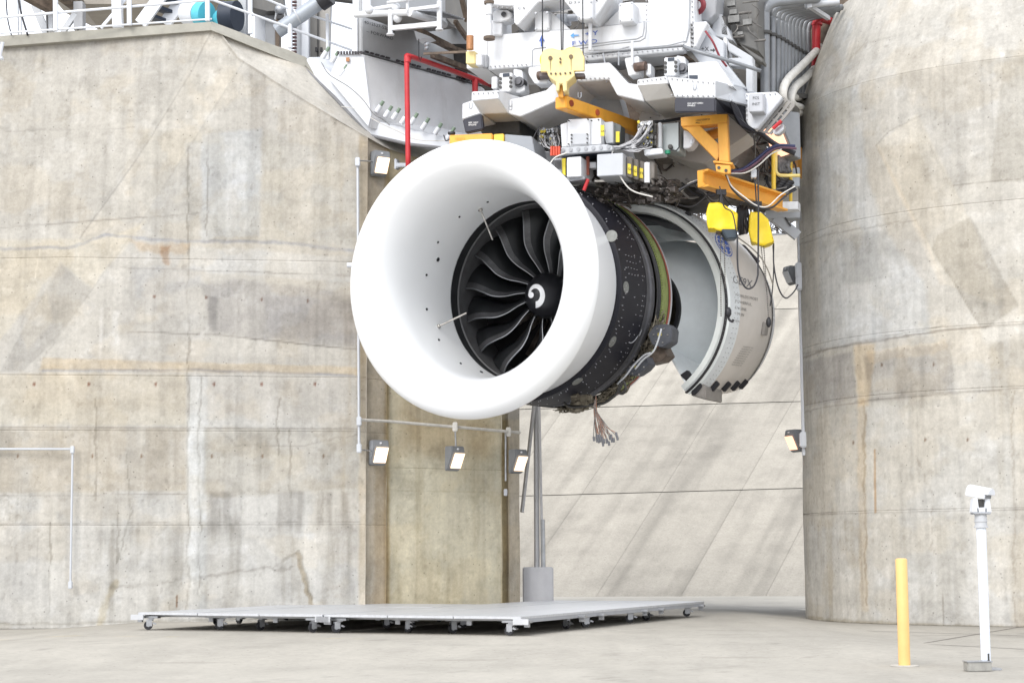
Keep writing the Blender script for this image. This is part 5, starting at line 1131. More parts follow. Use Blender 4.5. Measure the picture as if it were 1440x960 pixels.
h2 = cover([(1055, 297), (1070, 298), (1081, 308), (1089, 338), (1086, 342), (1075, 345), (1057, 341), (1053, 325)], 32.2, .42, 'yellow tarp cover over the rear chain hoist, nearer the right pier')
for hh, pts_, D in ((h1, ((1013, 328, 1014, 445), (1018, 330, 1020, 405)), 31.5), (h2, ((1070, 345, 1078, 410), (1074, 346, 1081, 450)), 32.4)):
    m = MB()
    for (x0, y0, x1, y1) in pts_:
        L = int((y1-y0)/1.6)
        for k in range(L):
            p = P(x0+(x1-x0)*k/L, y0+(y1-y0)*k/L, D); q = P(x0+(x1-x0)*(k+.8)/L, y0+(y1-y0)*(k+.8)/L, D); m.bar(p, q, .022 if k % 2 else .010, .010 if k % 2 else .022)
    m.build('hoist_chain', mat('chain_steel', (.12, .11, .10), .4, .7), hh, kind='stuff')
MB().tube([P(1024, 432, 31.5), P(1024, 436, 31.5), P(1024, 442, 31.5), P(1024, 446, 31.5)], [.03, .06, .06, .03], 10).build('chain_hook_block', BLK, h1, smooth='all')
MB().tube(crom([P(1024, 446, 31.5), P(1026, 450, 31.5), P(1030, 452, 31.5), P(1031, 449, 31.5)], 4), .022, 8).build('hook', BLK, h1, smooth='all')
MB().tube([P(1081, 446, 32.4), P(1081, 450, 32.4), P(1081, 456, 32.4), P(1081, 460, 32.4)], [.02, .05, .05, .02], 10).build('chain_hook_block', BLK, h2, smooth='all')
MB().cyl(P(1014, 270, 31.4), P(1014, 286, 31.4), .04, 8).box(P(1014, 271, 31.4), (.09, 0, 0), (0, .07, 0), (0, 0, .05)).build('trolley', BLK, h1)
MB().cyl(P(1064, 285, 32.3), P(1064, 298, 32.3), .04, 8).box(P(1064, 287, 32.3), (.09, 0, 0), (0, .07, 0), (0, 0, .04)).build('trolley', BLK, h2)
cable([(1037, 330), (1037, 365), (1039, 385), (1045, 400), (1052, 406), (1060, 402), (1065, 390), (1066, 375), (1066.5, 300), (1066, 240)], 31.2, .017, CBB, 'black control cable looping from the front yellow cover in front of the cowl')
cable([(1088, 342), (1088, 370), (1092, 395), (1098, 412), (1105, 419), (1112, 415), (1118, 408), (1122, 400)], 32.4, .015, CBB, 'black cable looping between the rear yellow cover and the right pier')
cable([(1087, 345), (1088, 375), (1086, 410), (1083, 430)], 32.45, .012, CBB, 'thin dark cord hanging straight below the rear yellow cover')
cable([(1038, 334), (1055, 347), (1070, 362), (1080, 380), (1087, 400)], 32, .013, mat('cable_tan', (.2, .18, .15), .6), 'thin tan cord curving along the cowl edge below the yellow covers')

# ---- electronics on the mount
el = thing('electronics_rack', 'white and grey electronics boxes with yellow labels mounted above the fan case', 'equipment rack', P(830, 220, 32))
def G(name, pts, D, depth, m, bevel=.01): return F(name, pts, D, depth, m, el, Y0, bevel)
G('white_box', [(798, 168), (829, 166.5), (829, 204), (798, 206)], 31.3, .8, WHT); G('white_box', [(788, 175), (798, 172), (798, 206), (790, 207)], 31.5, .6, WHT)
G('white_box', [(829, 167), (845, 166), (845, 203), (829, 204)], 31.4, .7, WHT); G('grey_box', [(846, 172), (862, 171), (862, 201), (852, 202)], 31.6, .6, LGR)
G('dark_door', [(863, 172), (873, 176), (872, 202), (863, 201)], 31.7, .3, mat('door_dark', (.10, .11, .11), .5, .2))
G('cover_plate', [(802, 188), (827, 187.5), (828, 203), (802, 204)], 31.28, .04, LGR)
G('yellow_label', rect(844.5, 176, 849.5, 191), 31.35, .02, TAG, 0); G('yellow_label', rect(866, 185, 871, 200), 31.66, .02, TAG, 0)
G('rail', [(789, 207), (853, 203), (861, 205), (861, 211), (855, 212), (789, 217)], 31.3, .12, LGR)
m = MB()
for k in range(7): p = FP(792+k*10.6, 211.5-k*.75, 31.29); m.cyl(p, p-a*.012, .036, 16)
m.build('grommet', GRY, el, kind='stuff')
bolts('fastener', [(804, 190), (804, 195), (804, 200), (826, 189), (826, 195), (826, 201), (800, 170), (827, 168), (800, 203), (832, 170), (842, 169)], 31.27, .014, DKG, el)
G('dark_band', [(790, 217), (860, 212), (860, 215), (790, 221)], 31.6, .8, NVY)
G('white_box', [(797, 221.5), (817, 220), (817, 248), (797, 249)], 31.3, .9, WHT); G('louvre_panel', [(779, 223), (790, 222), (790, 243), (784, 238)], 31.4, .3, LGR); G('yellow_label', [(790, 223), (795, 222.5), (795, 247), (791, 244)], 31.38, .05, TAG, 0)
m = MB()
for k in range(6): p = FP(781+k*1.5, 225, 31.37); q = FP(781+k*1.5, 238, 31.37); m.bar(p, q, .01, .012)
m.build('louvre', DKG, el, kind='stuff')
G('grey_box', [(839.5, 217), (876, 215), (876, 246), (839.5, 248)], 31.35, .8, LGR); G('dark_gap', [(822, 221), (840, 219), (840, 246), (822, 247)], 32.1, .3, DKG)
G('bracket', rect(828, 228, 838, 236), 31.7, .2, WHT); G('red_strip', rect(824, 220, 828, 246), 31.65, .05, RST, 0)
for k in range(3):
    x = 881+k*8.5; y = 220+k*3; G('dark_panel', [(x, y), (x+8, y+1.5), (x+8, y+30), (x, y+28)], 31.55+.1*k, .3, mat('panel_brown', (.13, .115, .10), .5, .2, .1)); G('yellow_label', [(x+1.5, y+10), (x+6, y+11), (x+6, y+25), (x+1.5, y+24)], 31.53+.1*k, .02, TAG, 0)
    letter(('G6', 'G7', 'F3')[k], x+2.2, y+19, 3.2, (x+3, y+18, FP(x+3, y+18, 31.53+.1*k).y), Y0, TXB, el, -.1)
letter('2A1', 845, 186, 3, (846, 186, FP(846, 186, 31.35).y), Y0, TXB, el)
MB().cyl(FP(910, 229, 31.6), FP(910, 257, 31.6), .055, 12).build('canister', WHT, el, smooth=True); G('side_plate', [(914, 226), (920, 228), (920, 260), (914, 258)], 32, .2, mat('plate_brown', (.22, .2, .18), .5, .2))
G('lower_channel', [(792, 250), (822, 248), (822, 252), (795, 256)], 31.4, .3, GRY)
for (x0, y0, x1, y1, D) in ((758, 181, 784, 209, 32.4), (897, 171, 918, 207, 31.9)):
    cr = thing('connector_rack', 'rack of wired connectors '+('left of the white electronics box' if x0 < 800 else 'on the right, beside the grey cabinet'), 'connector rack', FP((x0+x1)/2, y1, D))
    nr = 3 if x0 < 800 else 4; hh = (y1-y0)/nr; m = MB(); m2 = MB(); rr = random.Random(x0)
    for r in range(nr):
        yy = y0+r*hh; F('shelf', [(x0, yy+hh*.8), (x1, yy+hh*.8-1.5), (x1, yy+hh*.95-1.5), (x0, yy+hh*.95)], D-.05, .3, DKG, cr, bevel=0)
        F('connector_block', [(x0, yy), (x1, yy-1.5), (x1, yy+hh*.75-1.5), (x0, yy+hh*.75)], D, .25, mat('rack_grey', (.34, .34, .34), .45, .4, .25, 12), cr, bevel=0)
        for k in range(16):
            p = FP(rr.uniform(x0+1, x1-1), rr.uniform(yy+1, yy+hh*.65), D-.01); q_ = p-a*rr.uniform(.03, .08); (m if k % 4 else m2).cyl(p, q_, rr.uniform(.012, .03), 7)
    m.build('plug', GAL, cr, kind='stuff'); m2.build('plug', TAG, cr, kind='stuff')
    m = MB(); m2 = MB()
    for k in range(26):
        x, y = rr.uniform(x0, x1), rr.uniform(y0+2, y1); e_ = (786+rr.uniform(-8, 2), 210+rr.uniform(-2, 3)) if x0 < 800 else (862+rr.uniform(0, 12), 208+rr.uniform(-2, 3))
        q = [FP(x, y, D-.08), FP((x*2+e_[0])/3+rr.uniform(-4, 4), (y+e_[1])/2+rr.uniform(0, 9), D-.25), FP(*e_, D-.15)]; (m if k % 3 else m2).tube(crom(q, 5), .008 if x0 < 800 else .011, 5)
    m.build('wire', mat('wire_pale', (.55, .55, .57), .5), cr, kind='stuff'); m2.build('wire', mat('wire_dark', (.08, .08, .09), .5), cr, kind='stuff')
    if x0 > 800: F('rack_flange', rect(925, 172, 930, 208), D, .1, LGR, cr); m = MB(); [m.cyl(FP(921+rr.uniform(-2, 2), rr.uniform(174, 205), D-.02), FP(922, rr.uniform(174, 205), D-.1), .02, 6) for _ in range(12)]; m.build('plug', DKG, cr, kind='stuff')
t = thing('red_capped_connectors', 'cluster of red capped connectors left of the perforated rail', 'connectors', FP(780, 212, 31.2))
for k in range(4): MB().cyl(FP(775.5+k*3.6, 206, 31.15), FP(775.5+k*3.6, 219, 31.15), .024, 10).build('connector', mat('cap_red', (.55, .07, .03), .45), t, smooth=True)
t = thing('fire_bottle', 'short red cylinder among the dark pipes above the fan case', 'cylinder', FP(824, 261, 31.6)); MB().cyl(FP(827, 252, 31.5), FP(821, 268, 31.5), .035, 12).build('cylinder', RED, t, smooth=True)
t = thing('grey_cabinet', 'pale grey cabinet with a green fitting right of the connector rack', 'cabinet', FP(945, 213, 32.2))
F('cabinet_body', [(930, 175), (955, 172), (955, 213), (930, 211)], 32.1, .5, mat('cabinet_grey', (.42, .46, .47), .45, 0, .04), t); F('socket', rect(939, 203, 945, 209), 32.0, .08, DKG, t); c = FP(939, 212, 32); MB().cyl(c, c-UP*.06, .05, 10).build('green_fitting', mat('fitting_green', (.02, .25, .14), .5), t, smooth=True)
MB().tube([FP(955, 172, 31.95), FP(955, 207, 31.95), FP(951, 212, 31.95), FP(943, 211, 31.95)], .013, 6).build('cable', CBB, t)
t = thing('white_shelf_plate', 'flat white plate below the right connector rack', 'plate', FP(918, 213, 31.8)); F('plate', [(905, 210), (931, 208), (932, 216), (906, 219)], 31.8, .35, WHC, t)
t = thing('label_box', 'small white box partly behind the orange diagonal of the bracket', 'box', FP(968, 200, 32.4)); F('box_body', [(961, 183), (975, 185), (977, 200), (970, 208), (961, 209)], 32.2, .3, WHC, t); F('latch', rect(970, 195, 974, 203), 32.18, .03, GAL, t)
# orange and grey box over the bellmouth
t = thing('support_box', 'orange box with a grey end section sitting behind the top of the bellmouth', 'support box', P(680, 200, 31.6))
def B3(x, y): return PP(x, y, P(665, 200, 31.7), aft(16))
MB().prism([B3(x, y) for x, y in ((632, 190), (692, 187.5), (692, 212), (632, 212))], aft(16)*.6).build('orange_section', ORG, t, bevel=.012)
MB().prism([B3(x, y)+aft(16)*.05 for x, y in ((693, 188), (707, 187), (707, 212), (693, 212))], aft(16)*.6).build('end_bracket', YEL, t, bevel=.012)
MB().prism([B3(x, y)+aft(16)*.1 for x, y in ((707.5, 187), (746, 190), (752, 225), (707.5, 220))], aft(16)*.9).build('grey_section', mat('grey_section', (.27, .285, .31), .45, 0, .03), t, bevel=.012)
letter('12527-5', 640, 197, 3, (660, 200, B3(660, 200).y), 16, mat('print_amber', (.5, .25, .03), .6), t)
MB().cyl(P(635, 189, 31.9), P(635, 186, 31.9), .07, 12).build('knob', BLK, t, smooth=True)
# ---- left girders
lg = thing('side_girder', 'long grey box girder running back from the left pier to the stand', 'girder', P(560, 150, 35.5))
GY_ = 43; gd = aft(GY_)
p0 = P(505, 75, 34.6)
def gq(x, y, D0=34.6, yw=8): return PP(x, y, P(505, 75, D0), aft(yw))
GGR = mat('girder_grey', (.40, .41, .425), .5, 0, .05, 1.2, dirt=((.22, .20, .18), 1.2, .35)); GG2 = mat('girder_grey_lower', (.74, .75, .77), .5, 0, .05, 1.2, dirt=((.3, .28, .25), 1.2, .35))
MB().prism([gq(x, y) for x, y in ((495, -60), (509, -60), (509, 73), (496, 75))], gd*6.6).build('upper_box', GGR, lg, bevel=.012)
MB().prism([gq(x, y) for x, y in ((473, 82), (477, 76), (506, 75), (513, 80), (523, 165), (519, 180), (462, 110))], gd*6.2).build('lower_box', GG2, lg, bevel=.012)
MB().prism([gq(x, y, 34.55) for x, y in ((473, 83), (477, 77), (505, 76), (512, 80), (522, 163), (518, 178), (463, 111))], Vector((0, .04, 0))).build('front_plate', WHC, lg, bevel=.008)
MB().prism([gq(x, y, 34.55) for x, y in ((495, -60), (502, -60), (503, 73), (497, 74))], Vector((0, .04, 0))).build('front_plate', WHC, lg, bevel=.008)
m = MB(); e0 = gq(512, 75)+lat(GY_)*.02; 
for k in range(44):
    c = e0+gd*(k*.148+.05)+UP*.03; 
    if k % 6 != 5: m.box(c, gd*.05, lat(GY_)*.02, UP*.018)
for k in range(9): c = gq(476+k*4, 74.5, 34.5); m.box(c, (.022, 0, 0), (0, .02, 0), (0, 0, .03))
m.build('joint_bolt', mat('bolt_dark', (.05, .045, .05), .5, .4), lg, kind='stuff')
e1 = gq(509, 30)+lat(GY_)*.012
def gtext(s, x, y, h):
    n = lat(GY_); vs, fs = text_mesh(s, h); o = PP(x, y, e1, n); MB().add([o+gd*v.x*1.35+UP*v.y+n*.006 for v in vs], fs).build('lettering', TXB, lg, fix=False)
gtext('4012527-520P03', 512, 33, .095); gtext('-- FORWARD', 515, 46, .095)
c = gq(489, 84, 34.5); MB().box(c, (.035, 0, 0), (0, .02, 0), (0, 0, .04)).build('rust_patch', COP, lg)
bp = thing('anchor_plate', 'sloping white anchor plate with green studs bolted on the left pier shoulder', 'anchor plate', P(500, 150, 34.3))
q = [(421, 91), (436, 80), (462, 100), (520, 168), (580, 183), (655, 200), (655, 211), (575, 203), (518, 190)]
MB().prism([gq(x, y, 34.75, 3) for x, y in q], Vector((.5, 1.2, .35))).build('base_plate', WHC, bp, bevel=.015)
MB().tube([gq(x, y-1, 34.7, 3) for x, y in ((421, 91), (470, 138), (518, 191), (575, 204), (655, 213))], .035, 8).build('seal_strip', mat('seal_grey', (.22, .22, .23), .6), bp)
studs = [(453, 82), (466, 88), (478, 107), (503, 133), (529, 158), (541, 165), (552, 168), (564, 174), (577, 175), (593, 182), (611, 189), (629, 195)]
for x, y in studs:
    c = gq(x, y, 34.62, 3); d = (Vector((.50, -.1, .75))).normalized(); ob = MB().cyl(c, c+d*.16, .052, 12).build('sleeve', WHC, bp, smooth=True); MB().cyl(c+d*.14, c+d*.27, .036, 10).build('stud', STG, ob, smooth=True)
cable([(452, 88), (463, 105), (490, 122), (510, 140), (525, 160), (538, 168), (548, 176)], 34.2, .010, mat('cable_grey', (.2, .2, .2), .6), 'thin grey cable running down the white anchor plate past the studs')
cable([(480, 150), (500, 153), (515, 158), (525, 168), (560, 185), (590, 197), (650, 198)], 34.15, .009, HOS, 'thin white cord trailing along the foot of the anchor plate')
# ---- walkway with white pipes, upper left of the stand
wk = thing('service_platform', 'small grating platform with white pipework above the grey girder', 'platform', P(570, 40, 34))
def W(x, y, D): return P(x, y, D)
MB().prism([W(506, 22, 33.9), W(575, 15, 33.0), W(640, 40, 35.0), W(580, 48, 36.2)], UP*.06).build('deck', mat('deck_grey', (.25, .24, .23), .6, .3, .1), wk)
for q, r in ((((500, 21, 33.9), (540, 19, 33.4), (575, 18, 32.9)), .065), (((575, 18, 32.9), (598, 25, 33.6), (625, 35, 34.6)), .075), (((518, -20, 33.9), (518, 14, 33.9), (521, 15, 33.9), (555, 9, 33.4)), .055), (((502, -30, 34), (502, 20, 33.9)), .05), (((513, -30, 34), (513, 20, 33.9)), .05), (((545, 4, 33.2), (585, -2, 32.8)), .03)):
    MB().tube([W(*p) for p in q], r, 10).build('pipe', WHT, wk, smooth=True)
for x, y in ((557, 11), (519, 14), (559, 26)): MB().ball(W(x, y, 33.2), .09, 8).build('pipe_cap', WHT, wk, smooth='all')
MB().cyl(W(549, 14, 33.2), W(549, 48, 33.2), .05, 10).cyl(W(549, 48, 33.2), W(549, 49.5, 33.2), .08, 10).build('post', WHT, wk, smooth=True)
MB().cyl(W(618, 2, 33), W(618, 41, 33), .055, 10).cyl(W(618, 41, 33), W(618, 43, 33), .08, 10).build('post', WHT, wk, smooth=True)
MB().cyl(W(573, -5, 33), W(573, 16, 33), .03, 8).build('post', WHT, wk, smooth=True)
MB().bar(W(551, 40, 33.2), W(617, 34, 33), .08, .09).build('edge_beam', CRM if False else WHT, wk); MB().bar(W(576, 14, 33), W(617, 9, 32.9), .06, .06).build('edge_beam', WHT, wk)
m = MB()
for k in range(22): m.bar(W(578+k*2.0, 14+k*.1, 33.1+k*.02), W(618+k*1.6, 24+k*.15, 34.5), .008, .03)
for k in range(12): t_ = k/11; m.bar(W(578+40*t_, 14+10*t_, 33.1+1.4*t_), W(620+33*t_, 16+11*t_, 33.5+1.4*t_), .008, .03)
m.build('grating', GAL, wk, kind='stuff')
MB().prism([W(582, 43, 33.6), W(606, 52, 34.2), W(586, 56, 33.7)], Vector((.1, .3, 0))).build('gusset', WHT, wk)
m = MB()
for (q, r) in ((((600, 55, 35), (655, 60, 35.5), (690, 85, 37)), .07), (((596, 76, 33.4), (658, 73, 33.0)), .045), (((608, 78, 34), (665, 98, 36), (690, 110, 37)), .10), (((590, 45, 34), (655, 78, 37)), .12), (((640, 30, 34.5), (657, 55, 35)), .08), (((645, -20, 34.5), (657, 30, 35)), .09)): MB().bar(W(*q[0]), W(*q[-1]), r, r).build('brace', BRN, wk)
MB().prism([W(636, 62, 36), W(657, 62, 36), W(657, 110, 36.5), (W(640, 100, 36.5))], Vector((0, .3, 0))).build('dark_back', DKG, wk)
MB().ball(W(600, 63, 33.6), .06, 6).ball(W(600, 68, 33.6), .05, 6).build('valve', GAL, wk, smooth='all')
MB().tube([W(589, 55, 33.5), W(589, 80, 33.5), W(591, 86, 33.5), W(593, 80, 33.5)], .01, 5).build('hook_wire', CBB, wk)
F('frame_panel', [(624, -40), (658, -40), (657, 48), (640, 40), (626, 25)], 35.4, .3, RG, st)

# ---- small pieces that crowd the stand
rr = random.Random(44); m = MB(); m2 = MB(); m3 = MB()
for k in range(46):                       # wiring drooping under the stand toward the right pier
    x0 = rr.uniform(915, 1060); y0 = rr.uniform(215, 262)+(x0-915)*.12; x1 = x0+rr.uniform(15, 60); D0 = 33.2+rr.uniform(0, 1.4)
    q = [P(x0, y0, D0), P((x0+x1)/2, y0+rr.uniform(6, 20), D0+.2), P(x1, y0+rr.uniform(-4, 14), D0+.4)]; (m, m2, m3)[k % 3].tube(crom(q, 4), rr.choice([.010, .016, .026]), 5)
for k in range(40):
    x0 = rr.uniform(1060, 1112); y0 = rr.uniform(186, 240); D0 = 34.3+rr.uniform(0, .6)
    q = [P(x0, y0, D0), P(x0+rr.uniform(-10, 8), y0+rr.uniform(6, 16), D0-.1), P(x0+rr.uniform(-6, 12), y0+rr.uniform(14, 34), D0)]; (m, m2, m3)[k % 3].tube(crom(q, 4), rr.choice([.010, .016, .03]), 5)
m.build('wiring', CBB, st, kind='stuff'); m2.build('wiring', mat('wire_mid', (.20, .19, .18), .5), st, kind='stuff'); m3.build('wiring', MATS['top_pipes'], st, kind='stuff')
m = MB(); m2 = MB()
for (x0, x1, y0, y1, n_, D0) in ((726, 750, 30, 45, 9, 33.0), (775, 850, 22, 40, 18, 33.4), (735, 770, 100, 128, 10, 33.0), (805, 865, 118, 150, 16, 33.9), (905, 935, 84, 106, 8, 33.0), (980, 1012, 10, 50, 10, 33.2), (1020, 1064, 0, 60, 14, 33.2), (995, 1045, 86, 108, 10, 33.3)):
    for k in range(n_):
        p = FP(rr.uniform(x0, x1), rr.uniform(y0, y1), D0); z = rr.uniform(.02, .07)
        if k % 3 == 0: m.cyl(p, p+lat(20)*rr.uniform(.1, .4), z*.5, 8)
        elif k % 3 == 1: m2.box(p, lat(20)*z*1.6, aft(20)*z, UP*z)
        else: m.tube(crom([p, p+Vector((rr.uniform(-.2, .2), -.05, -.15)), p+Vector((rr.uniform(-.3, .3), 0, -.3))], 3), .012, 5)
m.build('fittings', mat('fit_mid', (.16, .15, .14), .5, .3, .3, 8), st, kind='stuff'); m2.build('fittings', mat('fit_light', (.20, .20, .195), .5, .2, .2, 8), st, kind='stuff')
m = MB()                                   # bolt rows and weld seams on the white work
for x0, y0, x1, y1, n_, D0 in ((690, 94, 740, 91, 9, 31.98), (826, 80, 960, 68, 20, 31.88), (909, -5, 909, 28, 6, 32.03), (973, -5, 975, 60, 10, 31.83), (898, 115, 935, 110, 7, 31.18), (945, 134, 1003, 135, 9, 31.08), (945, 111, 1003, 117, 9, 31.08), (666, 132, 700, 130, 6, 31.33), (805, 112, 856, 110, 9, 31.73), (694, 10, 720, 12, 5, 31.58), (1050, 134, 1050, 168, 6, 32.18), (1068, 134, 1090, 132, 4, 32.18)):
    for k in range(n_): t_ = k/(n_-1); p = FP(x0+(x1-x0)*t_, y0+(y1-y0)*t_, D0); m.cyl(p+a*.01, p-a*.02, .013, 6)
m.build('fastener', mat('bolt_grey', (.30, .30, .31), .4, .5), st, kind='stuff')
# ================================================================ hose bundle, work platform, far right fittings
cable([(1028, 242), (1045, 238), (1062, 226), (1080, 211), (1095, 205), (1118, 206)], 31.6, .035, CBN, 'thick navy cable rising right from the orange bracket foot')
cable([(1028, 243), (1046, 240), (1064, 229), (1082, 214), (1097, 208), (1120, 209)], 31.55, .024, CBM, 'mauve cable running below the thick navy cable')
cable([(1028, 244), (1048, 243), (1066, 233), (1084, 217), (1099, 210)], 31.5, .014, HOS, 'thin white cable lowest of the three beside the orange bracket')
cable([(1046, 150), (1052, 140), (1050, 165), (1049, 172), (1056, 181), (1070, 188), (1090, 203), (1118, 216)], 31.7, .05, CBB, 'thick black cable bundle sagging past the instrument box')
cable([(1052, 133), (1048, 142), (1047, 160), (1050, 172)], 31.6, .03, CBN, 'short navy cable curving down the left side of the instrument box')
cable([(944, 275), (965, 262), (985, 254)], 31.5, .03, CBB, 'black bundle running from the engine top to the orange rail end')
cable([(900, 270), (935, 280), (955, 270), (970, 258), (985, 253)], 31.8, .022, HOS, 'white wrapped cable from the engine top to the orange rail')
cable([(925, 272), (945, 268), (950, 285), (975, 290), (1000, 270), (1012, 262)], 32, .02, CBB, 'black cable sagging beneath the orange rail')
cable([(1020, 244), (1025, 255), (1030, 266), (1045, 280), (1065, 292), (1085, 292), (1105, 275), (1120, 266)], 31.3, .02, CBB, 'black cable draped in front of the orange rail toward the pier')
cable([(1022, 246), (1029, 262), (1048, 278), (1064, 289), (1080, 290), (1098, 274), (1118, 262)], 31.25, .013, HOS, 'thin pale cable draped in front of the orange rail')
cable([(862, 208), (861, 222), (868, 240), (880, 260), (893, 270), (918, 277)], 31.1, .015, HOS, 'thin white hose drooping from the rack to the cowl edge')
cable([(861, 207), (875, 206), (890, 198), (900, 188), (908, 178)], 31.3, .028, mat('braided_grey', (.42, .42, .44), .5, .3, .2, 30), 'braided grey cable rising to the right connector rack')
cable([(797, 215), (780, 222), (771, 235)], 31.2, .012, HOS, 'short pale wire below the red capped connectors')
cable([(836, 255), (860, 254), (880, 252), (905, 258), (935, 268), (960, 266)], 31.7, .025, HOS, 'white wrapped pipe lying across the dark ducts above the fan case')
cable([(760, 178), (752, 190), (748, 205), (755, 218), (764, 226)], 31.9, .012, CBB, 'black wire looping beside the grey end section')
cable([(905, 172), (930, 171), (957, 167)], 31.9, .03, CBB, 'black cable bundle between the connector rack and the orange arm')
cable([(640, 200), (633, 196), (627, 198), (624, 190)], 32, .012, CBB, 'small black wire beside the orange box over the bellmouth')
cable([(1060, 190), (1062, 210), (1061, 232)], 31.8, .018, mat('chain_steel', (.12, .11, .1), .4, .7), 'dark chain hanging to the small white box right of the bracket')
cable([(1012, 262), (1018, 290), (1030, 300), (1036, 330)], 31.15, .012, CBB, 'thin black cord hanging over the front yellow cover')
t = thing('control_box', 'small white box on a chain right of the orange bracket', 'box', P(1060, 245, 31.7))
MB().prism([P(x, y, 31.7) for x, y in ((1056, 238), (1064, 237), (1064, 249), (1056, 250))], Vector((.02, .14, 0))).build('box_body', WHC, t, bevel=.01); MB().tube([P(1059, 250, 31.75), P(1062, 258, 31.75), P(1064, 290, 31.75)], .014, 6).build('cable', CBB, t)
wp = thing('work_platform', 'orange working platform with a yellow rail loop beside the right pier', 'work platform', P(1100, 290, 34.5))
MB().cyl(P(1088, 207, 34), P(1088, 284, 34), .045, 10).build('post', YEL, wp, smooth=True)
MB().tube(crom([P(1125, 208, 34), P(1100, 208, 34), P(1094, 209, 34), (P(1091, 214, 34)), P(1091, 228, 34), P(1091, 240, 34), P(1094, 245, 34), P(1100, 247, 34), P(1125, 247, 34)], 5), .035, 10).build('rail_loop', mat('rail_yellow', (.78, .62, .22), .45), wp, smooth='all')
MB().cyl(P(1112, 215, 34.6), P(1112, 285, 34.6), .035, 8).build('post', YEL, wp, smooth=True)
MB().prism([P(x, y, 35.3) for x, y in ((1062, 216), (1122, 206), (1122, 250), (1062, 246))], Vector((.1, .1, 0))).build('ochre_panel', OCH, wp)
MB().prism([P(x, y, 34.8) for x, y in ((1060, 252), (1122, 262), (1122, 282), (1088, 284), (1060, 268))], Vector((.1, .5, 0))).build('deck_edge', mat('deck_beige', (.36, .34, .31), .6, .1, .1), wp)
MB().prism([P(x, y, 34.2) for x, y in ((1086, 284), (1122, 283), (1122, 294), (1086, 294))], Vector((.1, .3, 0))).build('toe_board', WHT, wp)
m = MB(); rr = random.Random(12)
for k in range(14): x = rr.uniform(1096, 1108); m.tube(crom([P(x, 212+rr.uniform(0, 6), 34.2), P(x+rr.uniform(-3, 3), 228, 34.15), P(x+rr.uniform(-2, 4), 243, 34.2)], 3), rr.uniform(.03, .06), 6)
m.build('hanging_bundle', mat('bundle_grey', (.17, .17, .18), .6, .1, .4, 15), wp, smooth='all', kind='stuff')
t = thing('bundled_cloth', 'black bundle lying on the work platform deck below the rail loop', 'bundle', P(1102, 268, 34))
m = MB()
for k in range(9): m.ball(P(1092+k*2.6, 266-(k % 4)*3, 34.1), .10, 6, .6)
m.build('bundle', BLK, t, smooth='all')
t = thing('grey_gantry_beam', 'pale grey beam end with a diagonal brace between the hoist covers and right pier', 'beam', P(1100, 300, 35.5))
MB().prism([P(x, y, 35.5) for x, y in ((1076, 296), (1125, 294), (1125, 306), (1076, 307))], Vector((.1, .4, 0))).build('beam', LGR, t, bevel=.012)
MB().bar(P(1090, 306, 35.6), P(1122, 332, 35.6), .14, .2).build('brace', LGR, t); MB().bar(P(1086, 330, 35.7), P(1113, 328, 35.7), .05, .03).build('tie', GAL, t)
MB().bar(P(1104, 306, 35.5), P(1112, 318, 35.5), .03, .03).build('bolt_arm', DKG, t)
t = thing('cable_rack', 'dark braided cable bundle hanging between the two yellow covers', 'cable bundle', P(1046, 300, 32.6))
m = MB()
for k in range(16): x = rr.uniform(1037, 1052); m.tube(crom([P(x, 292+rr.uniform(-3, 2), 32.6), P(x+rr.uniform(-3, 3), 308, 32.6), P(x+rr.uniform(-4, 3), 325+rr.uniform(-6, 6), 32.6)], 3), rr.uniform(.01, .028), 5)
m.build('bundle', CBB, t, smooth='all', kind='stuff')
t = thing('wall_cabinet', 'small pale cabinet on the edge of the right pier beside the work platform', 'cabinet', P(1116, 262, 35)); MB().prism([P(x, y, 34.9) for x, y in ((1112, 237), (1124, 235), (1124, 262), (1112, 262))], Vector((.05, .2, 0))).build('cabinet_body', mat('cab_blue_grey', (.48, .51, .55), .45), t, bevel=.01)
# ================================================================ wall lamps and conduits
def lamp(x, y, D, yaw, label, k=1.0, lens=LNS):
    root = thing('wall_lamp', label, 'wall lamp', P(x, y, D), 'grey wedge wall lamps')
    o = root.location.copy(); n = -aft(yaw); l = lat(yaw); W_, H, T = .17*k, .25*k, .16*k
    def q(a, b, c): return o+l*a*W_+UP*b*H+n*c
    V = [q(-1, 1, 0), q(1, 1, 0), q(1, -1, 0), q(-1, -1, 0), q(-1, 1, T*1.35), q(1, 1, T*1.35), q(1, .45, T*1.55), q(-1, .45, T*1.55), q(1, -.9, T*.55), q(-1, -.9, T*.55)]
    MB().add(V, [(0, 1, 2, 3), (0, 4, 5, 1), (4, 7, 6, 5), (7, 9, 8, 6), (9, 3, 2, 8), (0, 3, 9, 7, 4), (1, 5, 6, 8, 2)]).build('housing', mat('lamp_housing', (.24, .25, .265), .5, .2, .06), root, bevel=.015)
    MB().prism([q(-.72, .40, T*1.56+.012), q(.86, .40, T*1.56+.012), q(.86, -.78, T*.66+.012), q(-.72, -.78, T*.66+.012)], n*.02).build('lens', lens, root, bevel=.006)
    MB().cyl(q(-.1, .75, T*1.4), q(-.1, .75, T*1.4+.03), .02, 8).build('sensor', WHC, root)
    return root
WY = -43
lamp(531, 232, 34.55, -30, 'lit grey wall lamp at the upper left, beside the bellmouth')
lamp(529, 637, 34.55, -30, 'lit grey wall lamp lower on the pier corner, leftmost of the lower row')
lamp(634, 645, 35.35, -43, 'lit grey wall lamp hanging under the conduit, middle of the lower row')
lamp(723, 649, 36.35, -43, 'lit grey wall lamp by the pier edge, rightmost of the lower row')
lamp(1122, 620, 36.9, 62, 'lamp low on the left edge of the right pier, seen from the side', .95, LNC)
